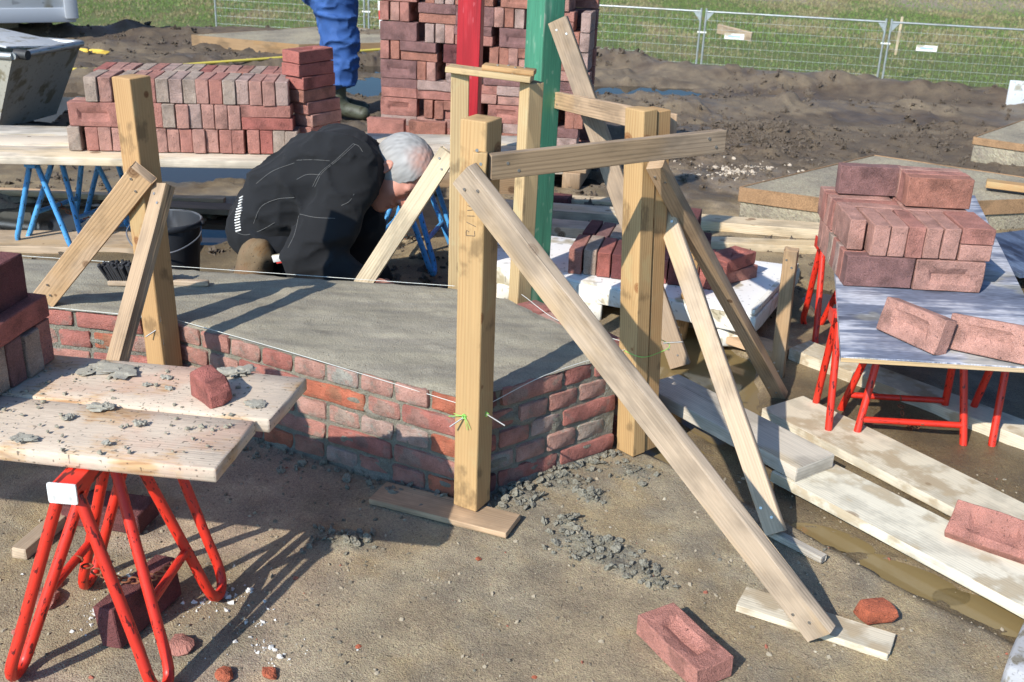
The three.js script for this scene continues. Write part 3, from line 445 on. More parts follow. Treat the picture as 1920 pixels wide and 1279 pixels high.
{ const n = turnV(-29, 0, 1), x = turnV(-29, 1, 0), f = (u, y) => V(0.028 - 0.03 * y, y, 0).addScaledVector(n, 0.0372).addScaledVector(x, u);
  for (const y of [0.21, 0.28, 0.35]) { part('pencil_mark', path([f(0.01, y), f(0.03, y + 0.004)], 0.0006, 4, false, 4), M.pencil, lPost); part('pencil_mark', path([f(0.012, y + 0.002), f(0.026, y + 0.016), f(0.026, y - 0.004)], 0.0006, 4, false, 6), M.pencil, lPost); }
  const k = f(0.012, 0.325); part('string_knot', new THREE.TorusKnotGeometry(0.004, 0.0014, 24, 5), M.stringGreen, lPost).position.copy(k); part('nail', rod(k, k.clone().addScaledVector(x, -0.02).addScaledVector(n, 0.03).add(V(0, -0.02, 0)), 0.0022, 6), M.nail, lPost); }
// right-hand pair
const UPY = V(0, 1, 0);
const rp = at(1183, 846), rTop = 1.01;
const rPost = post('timber_post', rp.clone().add(V(-0.002, 0, 0)), rTop, 0.052, 0.072, 38, M.fresh[0], 'bright yellow timber post of the pair at the far end of the wall');
const rPost2 = post('timber_post', rp.clone().add(turnV(38, 0.0525, -0.004)), rTop - 0.006, 0.05, 0.07, 38, M.fresh[1], 'darker plank post nailed to the right of the bright paired post');
for (const p of [rPost, rPost2]) { const m = p.children[0], l = 0.05; m.quaternion.setFromAxisAngle(V(0, 0, 1), l).multiply(new THREE.Quaternion().setFromAxisAngle(UPY, 38 * Math.PI / 180)); m.position.x = -Math.sin(l) * 0.5; }
// uprights behind the wall
const y1 = atZ(854, 540, -3.345); const y1h = atZ(868, 136, -3.345).y;
const y1Post = post('timber_post', V(y1.x + 0.004, 0, -3.345), y1h, 0.058, 0.04, 4, M.fresh[2], 'slim pale yellow upright behind the wall carrying the cap boards');
const y2 = atZ(966, 566, -3.33), y2h = atZ(985, 152, -3.33).y;
const y2Post = post('timber_post', V(y2.x + 0.018, 0, -3.33), y2h, 0.048, 0.062, -48, M.fresh[2], 'slim pale yellow upright beside the green post');
y2Post.children[0].rotation.z = -0.02;
{ // small boards nailed across the tops of the two uprights
  const a = V(y1.x - 0.035, y1h + 0.009, -3.345), b = atZ(998, 152, -3.30); b.y = y2h + 0.009; const side = V(0, 0, 1);
  const m = beam('cap_board', a, b, 0.075, 0.018, side, M.fresh[2], 'pale board nailed across the two slim uprights', 'board'); m.position.y += 0.0015;
  const c = a.clone().lerp(b, 0.42).add(V(0, 0.0185, -0.01)), d = b.clone().add(V(0.008, 0.0185, -0.012)); beam('cap_board', c, d, 0.06, 0.016, side, M.fresh[1], 'short orange board lying on the pale cap board', 'board').position.y += 0.002;
}
const gp = at(990, 580), gz = gp.z;
const gPost = post('painted_post', V(gp.x + 0.012, 0, gz), 1.30, 0.098, 0.098, -50, M.green, 'thick green painted post standing behind the wall'); gPost.children[0].rotation.z = -0.012;
{ const n = turnV(-50, 0, 1), x = turnV(-50, 1, 0); for (const y of [0.86, 0.58, 0.28]) { const l = lump(0.02, y * 9, 0.3, 2, 1); l.scale(0.9, 0.7, 0.09); l.rotateY(-50 * Math.PI / 180); const q = part('plaster_spot', l, M.label, gPost); q.position.copy(V(-0.012 * y, y, 0).addScaledVector(n, 0.0492).addScaledVector(x, 0.012)); } }
const rdz = -4.55, rd = atZ(880, 330, rdz); const redPost = post('painted_post', V(rd.x - 0.01, 0, rdz), 1.55, 0.098, 0.098, -6, M.red, 'thick red painted post behind the slim uprights'); redPost.children[0].rotation.z = -0.012;
// struts
const A1 = V(cp.x + 0.012, 0.885, cp.z + 0.062);
beam('strut', at(1543, 1192, 0.035), atZ(868, 322, cp.z + 0.065), 0.075, 0.034, V(0.8, 0.2, 0.6), M.pale[0], 'long pale strut slanting from the corner post to the ground at front right', 'strut', { worn: 0.005, e: 0.005 });
beam('strut', at(1456, 1003, 0.02), atZ(1243, 384, rp.z - 0.075), 0.058, 0.028, V(0.9, 0.1, 0.45), M.pale[1], 'pale knotted strut in the middle, leaning from the paired posts to the pad edge', 'strut', { worn: 0.004, e: 0.004 });
beam('strut', at(1462, 742, 0.0), atZ(1228, 306, rp.z + 0.05), 0.052, 0.034, V(0.9, 0.1, 0.45), M.grey[2], 'brown weathered strut from the paired posts to the mud beside the stake', 'strut', { worn: 0.004, e: 0.004 });
beam('strut', at(1276, 688, -0.02), atZ(1046, 36, gz + 0.13), 0.075, 0.03, V(0.95, 0.1, 0.3), M.grey[0], 'grey weathered strut leaning on the green post, its foot in the muddy water', 'strut', { worn: 0.004, e: 0.004 });
beam('strut', atZ(84, 560, -3.0), atZ(270, 322, -2.79), 0.075, 0.032, V(0.75, 0.55, 0.3), M.pale[2], 'wide brown strut slanting left from the post at the wall bend', 'strut', { worn: 0.005, e: 0.004 });
{ const t = atZ(309, 345, -2.805), mid = atZ(222, 668, -2.56), dir = mid.clone().sub(t), foot = t.clone().addScaledVector(dir, (t.y - 0.01) / -dir.y); beam('strut', foot, t, 0.055, 0.034, V(0.85, 0.1, 0.5), M.grey[2], 'narrow brown strut in front of the wall bend, foot hidden by the plank table', 'strut', { worn: 0.004, e: 0.004 }); }
{ const t = atZ(842, 284, -3.385), mid = atZ(686, 524, -3.44), dir = mid.clone().sub(t), foot = t.clone().addScaledVector(dir, (t.y - 0.01) / -dir.y); beam('strut', foot, t, 0.066, 0.02, V(0.8, 0.4, 0.2), M.bleached[1], 'rough pale strut slanting down in front of the crouching man', 'strut', { worn: 0.006, e: 0.003 }); }
// rails
{ const a = V(cp.x + 0.03, 0, cp.z + 0.02), zL = cp.z + 0.045, l = atZ(915, 313, zL), r = atZ(1357, 264, rp.z + 0.045); beam('cross_rail', l, r, 0.062, 0.022, V(0, 1, 0), M.grey[0], 'grey weathered rail nailed level from the corner post past the paired posts', 'rail', { worn: 0.003 });
  const b = beam('nailing_block', l.clone().add(V(-0.022, -0.035, 0.006)), l.clone().add(V(-0.018, 0.035, 0.004)), 0.034, 0.03, V(1, 0, 0), M.fresh[0], 'small yellow block between the corner post and the grey rail', 'block'); }
beam('cross_rail', atZ(1040, 187, gz - 0.02), atZ(1262, 236, rp.z - 0.07), 0.062, 0.024, V(0, 1, 0), M.pale[2], 'brown grained rail running from the green post to the paired posts', 'rail', { worn: 0.003 });
// stake beside the white platform, and the little yellow upright in front of it
beam('stake', at(1456, 712, -0.03), atZ(1484, 466, at(1456, 702).z + 0.01), 0.05, 0.042, V(0.93, 0, 0.36), M.grey[2], 'short brown stake standing beside the corner of the white platform', 'stake', { worn: 0.004, e: 0.004 });
beam('stake', at(1275, 640, -0.05), atZ(1306, 455, at(1278, 640).z), 0.042, 0.03, V(0.9, 0, 0.4), M.fresh[1], 'short yellow stake in front of the white platform, partly behind struts', 'stake');
// mason's lines stretched round the wall
{
  const y = WALL_H + 0.004, off = 0.006;
  const run = (pts, mat, label) => solo('mason_line', path(pts, 0.0010, 5, false, 12), mat, label, 'string');
  run([V(lPost.position.x + 0.03, y + 0.004, -2.905), V(-0.62, y + 0.002, -2.705), V(cp.x - 0.02, 0.296, cp.z - 0.02)], M.string, 'thin white line along the wall from the bend post to the corner post');
  run([V(-2.4, y, -3.11), V(-1.6, y + 0.001, -2.998), V(lPost.position.x - 0.03, y + 0.004, -2.912)], M.string, 'thin white line along the front of the wall left of the bend post');
  run([V(cp.x + 0.03, 0.305, cp.z - 0.01), V(0.1, y, -2.625), V(rp.x - 0.02, y + 0.01, rp.z - 0.01)], M.string, 'thin white line along the right wall face to the paired posts');
  run([V(-2.5, y, -3.50), V(-1.2, y + 0.002, -3.386), V(y1.x, y, -3.30)], M.string, 'thin white line along the back edge of the wall');
  run([V(y2.x + 0.02, y, -3.245), V(0.15, y, -3.01), V(rp.x, y + 0.01, rp.z - 0.02)], M.string, 'thin white line from the green post side to the paired posts');
  const g = rPost.position; const r = thing('string_wrap', 'green string wound round the paired posts with a nail', 'string', V(g.x, 0.325, g.z)); const t = turnV(38, 1, 0), n = turnV(38, 0, 1), q = (u, v, h) => V(0, h, 0).addScaledVector(t, u).addScaledVector(n, v);
  part('string_loop', path([q(-0.03, 0.04, 0), q(0.025, 0.042, -0.002), q(0.082, 0.04, 0.008), q(0.084, -0.03, 0.01), q(0.02, -0.042, 0.006), q(-0.03, -0.04, 0)], 0.0012, 5, true, 40), M.stringGreen, r); part('nail', rod(q(0.075, 0.02, 0.012), q(0.10, 0.07, 0.028), 0.0022, 6), M.nail, r);
}

// ---------------------------------------------------------------- trestles, plank tables and the bricks on them
// a mason's trestle: a square top bar and four legs, each a tube bent to a narrow U; O is the end of the bar nearest the viewer
function trestle(O, dir, L, h, splay, mat, label, opt = {}) {
  const g = thing('trestle', label, 'trestle', V(O.x, opt.sink ? -opt.sink : 0, O.z), opt.group), d = dir.clone().normalize(), n = V(-d.z, 0, d.x), H = h + (opt.sink ?? 0), r = 0.0118;
  const q = (t, y, s) => V(0, y, 0).addScaledVector(d, t).addScaledVector(n, s);
  const bar = part('top_bar', block(span(0.024, 0.004, 1), span(0.017, 0.004, 1), span(L / 2, 0.004, 2), 0.004), mat, g); bar.position.copy(q(L / 2, H - 0.018, 0)); bar.quaternion.setFromRotationMatrix(basis(n, V(0, 1, 0), n.clone().cross(V(0, 1, 0))));
  const c = part('end_cap', block(span(0.028, 0.004, 1), span(0.021, 0.004, 1), span(0.003, 0.001, 1), 0.003), opt.cap ?? mat, bar); c.position.z = (n.clone().cross(V(0, 1, 0)).dot(d) > 0 ? -1 : 1) * (L / 2 + 0.002);
  for (const s of [-1, 1]) {
    for (const [a, b, f] of [[0.02, 0.165, 0.02 - (opt.kick ?? 0)], [L - 0.165, L - 0.02, L - 0.12]]) {
      const y0 = H - 0.03, P0 = q(a, y0, s * 0.018), P1 = q(b, y0, s * 0.018), F0 = q(f + 0.0, 0.05, s * splay * 0.93), F1 = q(f + 0.075, 0.05, s * splay * 0.93), pts = [];
      for (let i = 0; i <= 5; i++) pts.push(P0.clone().lerp(F0, i / 5)); pts.push(q(f + 0.014, 0.022, s * splay * 0.98), q(f + 0.0375, 0.0125, s * splay), q(f + 0.061, 0.022, s * splay * 0.98)); for (let i = 5; i >= 0; i--) pts.push(P1.clone().lerp(F1, i / 5));
      part('leg', path(pts, r, 10, false, 60), mat, g);
    }
    const y = 0.34 * H, k = (H - 0.03 - y) / (H - 0.08), w = s * mix(0.018, splay * 0.93, k), inA = q(mix(0.165, 0.095 - (opt.kick ?? 0), k), y, w), inB = q(mix(L - 0.165, L - 0.12, k), y, w);
    part('crossbar', rod(inA, inB, 0.010, 10), mat, g);
  }
  const k = 0.7, links = [], a = q(L / 2, 0.34 * H, -mix(0.018, splay * 0.93, k)), b = q(L / 2 + 0.02, 0.34 * H, mix(0.018, splay * 0.93, k)), nl = Math.round(a.distanceTo(b) / 0.019);
  for (let i = 0; i <= nl; i++) { const t = i / nl, l = new THREE.TorusGeometry(0.0085, 0.0022, 5, 10); l.scale(1.35, 1, 1); if (i % 2) l.rotateX(Math.PI / 2); l.applyMatrix4(basis(b.clone().sub(a).normalize(), V(0, 1, 0), b.clone().sub(a).normalize().cross(V(0, 1, 0)))); const p = a.clone().lerp(b, t); p.y -= 0.05 * 4 * t * (1 - t); l.translate(p.x, p.y, p.z); links.push(l); }
  part('chain', mergeGeometries(links), M.rust, g); return g;
}
// bricks: 210 x 50 x 100 mm, x = length, y = thickness, a pressed hollow in the +y face
const BX = 0.21, BY = 0.051, BZ = 0.1, brickShape = [];
for (let k = 0; k < 10; k++) {
  const s = k * 31.7, xs = [-BX / 2, -0.1025, -0.066, -0.052, 0, 0.052, 0.066, 0.1025, BX / 2], zs = [-BZ / 2, -0.0475, -0.026, -0.004, 0.019, 0.028, 0.0475, BZ / 2], ys = [-BY / 2, -0.023, 0, 0.023, BY / 2];
  brickShape.push(block(xs, ys, zs, 0.0035, (p, c) => {
    if (k < 6 && c[1] === BY / 2 && Math.abs(c[0]) < 0.06 && c[2] > -0.02 && c[2] < 0.024) p[1] -= c[2] < 0 ? 0.013 : 0.008;
    const q = n3(p[0] * 14 + s, p[1] * 20, p[2] * 16) - 0.5, w = n3(p[0] * 48 + s, p[1] * 48 + 9, p[2] * 48) - 0.5;
    p[0] += (q * 0.006 + w * 0.002); p[1] += (n3(p[0] * 12, p[1] * 15 + s, p[2] * 12) - 0.5) * 0.004 + w * 0.001; p[2] += (n3(p[0] * 12, p[1] * 15, p[2] * 14 + s) - 0.5) * 0.005;
    p[0] *= 1 + (k % 3 - 1) * 0.008; return p; }, 0.55));
}
const roll = { mixed: ['pink', 'pink', 'rose', 'rose', 'red', 'grey', 'mauve', 'pink', 'brown'], red: ['red', 'rose', 'rose', 'red', 'maroon'], pallet: ['rose', 'brown', 'rose', 'pink', 'mauve', 'purple', 'rose', 'purple'] };
// X = direction of the length, U = direction of the thickness
function brick(c, X, U, clay, label, group, name = 'loose_brick', shape) {
  const m = solo(name, brickShape[shape ?? Math.floor(rnd() * 10)], M['brick_' + clay], label, 'brick', group), x = X.clone().normalize(), y = U.clone().addScaledVector(x, -U.dot(x)).normalize(); if (rnd() < 0.5) { x.negate(); }
  m.quaternion.setFromRotationMatrix(basis(x, y, x.clone().cross(y))); m.position.copy(c); return m;
}
const UP = V(0, 1, 0), jit = (a) => rr(-a, a);

// ---- plank table at the lower left
const LT = 0.5;
{
  const a = at(405, 880, LT), b = at(0, 838, LT), d = at(477, 789, LT), e = at(547, 712, LT), f = at(105, 668, LT), ux = a.clone().sub(b).normalize(), uz = V(ux.z, 0, -ux.x); // ux to the right, uz away
  const wN = Math.abs(d.clone().sub(a).dot(uz)), wF = Math.abs(e.clone().sub(d).dot(uz)) + 0.006;
  const plank = (right, w, len, mat, label, shear) => { const s = rnd() * 9, g = block(span(len / 2, 0.004, 14), span(0.0155, 0.004, 1), span(w / 2, 0.004, 4), 0.005, (p) => { p[1] += 0.003 * (n2(p[0] * 2 + s, p[2] * 8, 7) - 0.5); if (p[0] > len / 2 - 0.02) p[0] += shear * p[2] + 0.004 * (n2(p[2] * 60, s, 3) - 0.5); p[2] += 0.004 * (n2(p[0] * 3 + s, 1, 5) - 0.5); }); const m = solo('scaffold_plank', g, mat, label, 'plank'); m.quaternion.setFromRotationMatrix(basis(ux, UP, ux.clone().cross(UP))); m.position.copy(right).addScaledVector(ux, -len / 2); m.position.y = LT - 0.0155; return m; };
  const mN = a.clone().addScaledVector(uz, wN / 2), mF = d.clone().addScaledVector(uz, wF / 2 + 0.004).addScaledVector(ux, 0.035);
  plank(mN, wN, 1.9, M.dusty, 'dusty plank at the front of the lower left trestle table', -0.02); plank(mF, wF, 1.95, M.dusty, 'dusty plank at the back of the lower left trestle table', -0.05).position.y += 0.003;
  trestle(at(118, 925, LT - 0.05), V(0.08, 0, -1), 0.40, LT - 0.032, 0.155, M.redPaint, 'red tubular trestle with a white end under the dusty planks', { cap: M.label, kick: 0.05 });
  // stack of bricks at the left edge of it
  const p0 = at(-60, 792, LT), p1 = at(108, 676, LT), dir = p1.clone().sub(p0).normalize(), nn = V(dir.z, 0, -dir.x); if (nn.x > 0) nn.negate(); // dir runs away, nn into the stack
  let t = p0.distanceTo(p1) - 0.026; const names = ['farthest', 'second farthest', 'third farthest', 'fourth farthest', 'fifth farthest', 'sixth farthest'];
  ['rose', 'grey', 'purple', 'grey', 'mauve', 'purple'].forEach((cl, i) => { if (t < 0) return; brick(p0.clone().addScaledVector(dir, t).addScaledVector(nn, 0.105 + jit(0.006)).add(V(0, BZ / 2 + 0.004, 0)), nn, dir, cl, names[i] + ' upright brick in the lower course of the stack at left edge', 'bricks stacked on the lower left table'); t -= 0.054 + rnd() * 0.004; });
  const tp = p0.clone().lerp(p1, 1).addScaledVector(dir, -0.108).addScaledVector(nn, 0.05).add(V(0, BZ + BY / 2 + 0.007, 0));
  brick(tp, dir.clone().applyAxisAngle(UP, 0.04), UP, 'red', 'red brick lying flat on top of the stack at the left edge', 'bricks stacked on the lower left table', 'loose_brick', 7);
  brick(tp.clone().addScaledVector(nn, 0.10).addScaledVector(dir, -0.05), dir, UP, 'rose', 'flat brick at the frame edge behind the top red brick', 'bricks stacked on the lower left table');
  brick(atZ(-32, 520, tp.z + 0.02).setY(tp.y + 0.076), dir, nn, 'maroon', 'dark brick standing on edge at the very left, uppermost of its stack', 'bricks stacked on the lower left table');
  // broken brick
  const hb = block(span(0.055, 0.006, 3), span(0.031, 0.006, 2), span(0.031, 0.006, 2), 0.008, (p, c) => { const q = n3(p[0] * 40, p[1] * 40, p[2] * 40) - 0.5; p[0] += q * 0.012 + (c[0] < -0.03 ? 0.01 * n3(p[1] * 60, p[2] * 60, 3) + 0.25 * (p[1] + 0.03) : 0); p[1] += q * 0.010 + (c[0] < 0 && c[1] > 0 ? c[0] * 0.25 : 0); p[2] += q * 0.008; }, 0.5);
  const h = solo('broken_brick', hb, M.brick_red, 'broken half brick lying on the dusty planks', 'brick'); h.position.copy(at(384, 768, LT)).add(V(0.004, 0.04, -0.045)); h.rotation.set(0, Math.PI / 2 + 0.75, 0); h.scale.setScalar(0.86); h.position.y = LT + 0.030;
  // mortar lumps
  const lumps = []; for (const [px, py, r, fl, sx, sz] of [[205, 698, 0.045, 0.25, 1.3, 0.7], [185, 772, 0.02, 0.6, 1.5, 0.7], [263, 800, 0.011, 0.8, 1.3, 1], [200, 836, 0.01, 0.7, 1, 1], [130, 787, 0.009, 0.8, 1, 1], [430, 706, 0.03, 0.5, 1.6, 0.8], [312, 712, 0.012, 0.5, 1.4, 1], [318, 733, 0.01, 0.6, 1, 1], [275, 726, 0.008, 0.7, 1.5, 1], [50, 826, 0.018, 0.35, 1.5, 1], [480, 762, 0.02, 0.3, 1.3, 1]]) { const l = scabs(r * 0.72, px, fl * 0.8, sx, sz); const p = at(px, py, LT); l.translate(p.x, LT + 0.003 + r * fl * 0.5, p.z); lumps.push(l); }
  lumps.forEach((l, i) => { l.computeBoundingBox(); const c = l.boundingBox.getCenter(V()); l.translate(-c.x, -c.y, -c.z); const m = solo('mortar_lump', l, M.dryMortar ??= std([0.46, 0.44, 0.39], { map: rep(T.mortar, 3, 3), roughness: 0.95 }), i ? ['oblong brown mortar lump in the middle of the dusty planks', 'small mortar lump on the front dusty plank, right of the oblong one', 'round grey mortar lump nearest the front plank edge', 'small mortar lump left of the oblong one on the dusty planks', 'heap of mortar at the far right corner of the dusty planks', 'flat mortar dab left of the broken brick', 'small mortar dab in front of the flat one by the broken brick', 'tiny dark mortar lump left of the broken brick', 'spread mortar crumbs patch at the left of the front dusty plank', 'pale mortar patch right of the broken brick'][i - 1] : 'flat grey pat of mortar on the back plank, beside the brick stack', 'mortar', i ? 'mortar lumps on the dusty planks' : undefined); m.position.copy(c); });
  const cr = stuff('mortar_crumb', lump(0.0030, 4, 0.5, 0, 0.8), M.mortar, 300, 'scattered grey crumbs of mortar on the dusty planks', 'crumbs'), mt = new THREE.Matrix4();
  for (let i = 0; i < 300; i++) { const u = rr(-0.75, -0.03) , v = Math.pow(rnd(), 0.8) * (wN + wF) * 0.96, k = Math.pow(rnd(), 3) * 1.8 + 0.35, p = a.clone().addScaledVector(ux, u).addScaledVector(uz, v + 0.005); mt.makeRotationY(rnd() * 6).scale(V(k, k * 0.8, k)).setPosition(p.x, LT + 0.003 + 0.001 * k, p.z); cr.setMatrixAt(i, mt); }
}
// ---- table behind on blue trestles, with its long stack
const BT = 0.452;
{
  const f0 = at(0, 293, BT), f1 = at(535, 303, BT), ux = f1.clone().sub(f0).normalize(), uz = V(ux.z, 0, -ux.x), wd = 0.2, len = 3.2;
  const pl = (k, mat, label) => { const g = block(span(len / 2, 0.004, 12), span(0.017, 0.004, 1), span(wd / 2, 0.004, 2), 0.004, (p) => { p[1] += 0.004 * (n2(p[0] * 1.4 + k * 9, 2, 5) - 0.5); }); const m = solo('scaffold_plank', g, mat, label, 'plank'); m.quaternion.setFromRotationMatrix(basis(ux, UP, ux.clone().cross(UP))); m.position.copy(f0).addScaledVector(ux, 0.72).addScaledVector(uz, wd / 2 + k * (wd + 0.006)); m.position.y = BT - 0.017; };
  pl(0, M.whitewash, 'front whitish plank on the blue trestles behind the wall'); pl(1, M.whitewash, 'middle whitish plank on the blue trestles under the brick stack'); pl(2, M.bleached[2], 'rear plank on the blue trestles, mostly hidden by bricks');
  trestle(at(62, 300, BT - 0.05).addScaledVector(uz, -0.045), uz.clone().multiplyScalar(1).addScaledVector(ux, 0.42), 0.52, BT - 0.035, 0.15, M.bluePaint, 'blue tubular trestle with chipped paint at the left, below the long plank', { group: 'blue trestles' });
  trestle(atZ(742, 385, f1.z + 0.12), uz.clone().addScaledVector(ux, 0.25), 0.52, BT - 0.035, 0.15, M.bluePaint, 'blue tubular trestle glimpsed behind the crouching man and the rough strut', { group: 'blue trestles' });
  const G = 'bricks stacked on the blue trestle table', O = at(131, 284, BT), K = (x, d, y) => O.clone().addScaledVector(ux, x).addScaledVector(uz, d).setY(BT + y), wname = ['bottom', 'middle', 'top'];
  const px2x = (px, y) => { const s = atZ(px, 290, O.z); return s.x - O.x; };
  const label = (i, r, kind) => `${ORD[i] ?? 'last'} ${kind} brick from the left in the ${wname[r]} front course on blue trestles`;
  const end = (x, r, i, cl, d = 0) => brick(K(x + BY / 2, 0.106 + d + jit(0.006), r * 0.103 + BZ / 2 + 0.003), uz.clone().addScaledVector(ux, jit(0.02)), ux, cl, label(i, r, cl === 'grey' ? 'grey upright' : 'upright'), G);
  // bottom
  let x = 0, i = 0; const bot = ['grey', '', 'rose', 'pink', 'pink', 'rose', '', 'rose', 'pink', 'pink', 'rose', 'pink', 'pink', 'rose', 'rose', '', 'rose', 'red', 'grey', 'grey'];
  for (const c of bot) { if (!c) { x += 0.012; continue; } if (x > 0.90) break; end(x, 0, i++, c); x += 0.0525 + rnd() * 0.003; }
  // middle
  brick(K(0.115, 0.027, 0.103 + 0.052), ux, uz.clone().negate(), 'rose', 'brick showing its hollowed face at the left of the middle course, blue trestles', G, 'loose_brick', 1);
  brick(K(0.115, 0.085, 0.103 + 0.052), ux, uz.clone().negate(), 'pink', 'brick on edge behind the hollowed one in the middle course, blue trestles', G);
  x = 0.232; i = 1; for (const c of ['rose', 'pink', 'rose', 'grey', 'pink', 'mauve', 'pink', 'pink', 'pink']) { end(x, 1, i++, c); x += 0.0525 + rnd() * 0.003; }
  for (const [k, c] of [[0, 'red'], [1, 'rose']]) brick(K(x + 0.108 + k * -0.006, 0.052, 0.103 + BY / 2 + 0.002 + k * 0.0525), ux, UP, c, (k ? 'upper' : 'lower') + ' of two flat bricks at the right of the middle course, blue trestles', G);
  for (let k = 0; k < 3; k++) brick(K(x + 0.035 + k * 0.056, 0.212, 0.103 + BZ / 2 + 0.003), uz, ux, pick(roll.mixed), `${ORD[k]} upright brick behind the two flat bricks in the middle course, blue trestles`, G);
  // top, two deep
  x = 0.09; i = 0; for (const c of ['grey', 'pink', '', 'grey', 'pink', 'rose', 'grey', 'mauve', 'grey', 'pink', 'rose', 'grey', 'mauve', 'pink', 'pink', 'mauve']) { if (!c) { x += 0.016; continue; } end(x, 2, i++, c, 0); x += 0.0525 + rnd() * 0.0025; if (x > 0.92) break; }
  x = 0.07; for (let k = 0; k < 16; k++) { brick(K(x + BY / 2, 0.325 + jit(0.012), 0.206 + BZ / 2 + 0.003), uz.clone().addScaledVector(ux, jit(0.03)), ux, pick(roll.mixed), `${ORD[k]} upright brick from the left in the top rear row on blue trestles`, G); x += 0.0535; if (k === 2) x += 0.012; }
  for (const r of [0, 1]) for (let k = 0; k < 4; k++) brick(K(0.13 + k * 0.22, 0.30, r * 0.103 + BZ / 2 + 0.003), ux, uz, pick(roll.mixed), `${ORD[k]} hidden brick on edge in the ${wname[r]} rear row on blue trestles`, G);
  // tower of flat bricks at the right end
  const tx = px2x(578, 0) + 0.005, th = -0.62; [['red', 0], ['rose', 0.005], ['pink', 0.012], ['rose', 0.004], ['brown', -0.012], ['red', -0.014], ['red', -0.022], ['red', -0.02]].forEach(([c, o], k) => { const X = ux.clone().applyAxisAngle(UP, 0.95 + jit(0.06)); brick(K(tx + o, 0.16 + o, BY / 2 + 0.003 + k * 0.0535), X, UP, c, `${ORD[k]} flat brick from the bottom of the tower right of the stack`, G); });
}
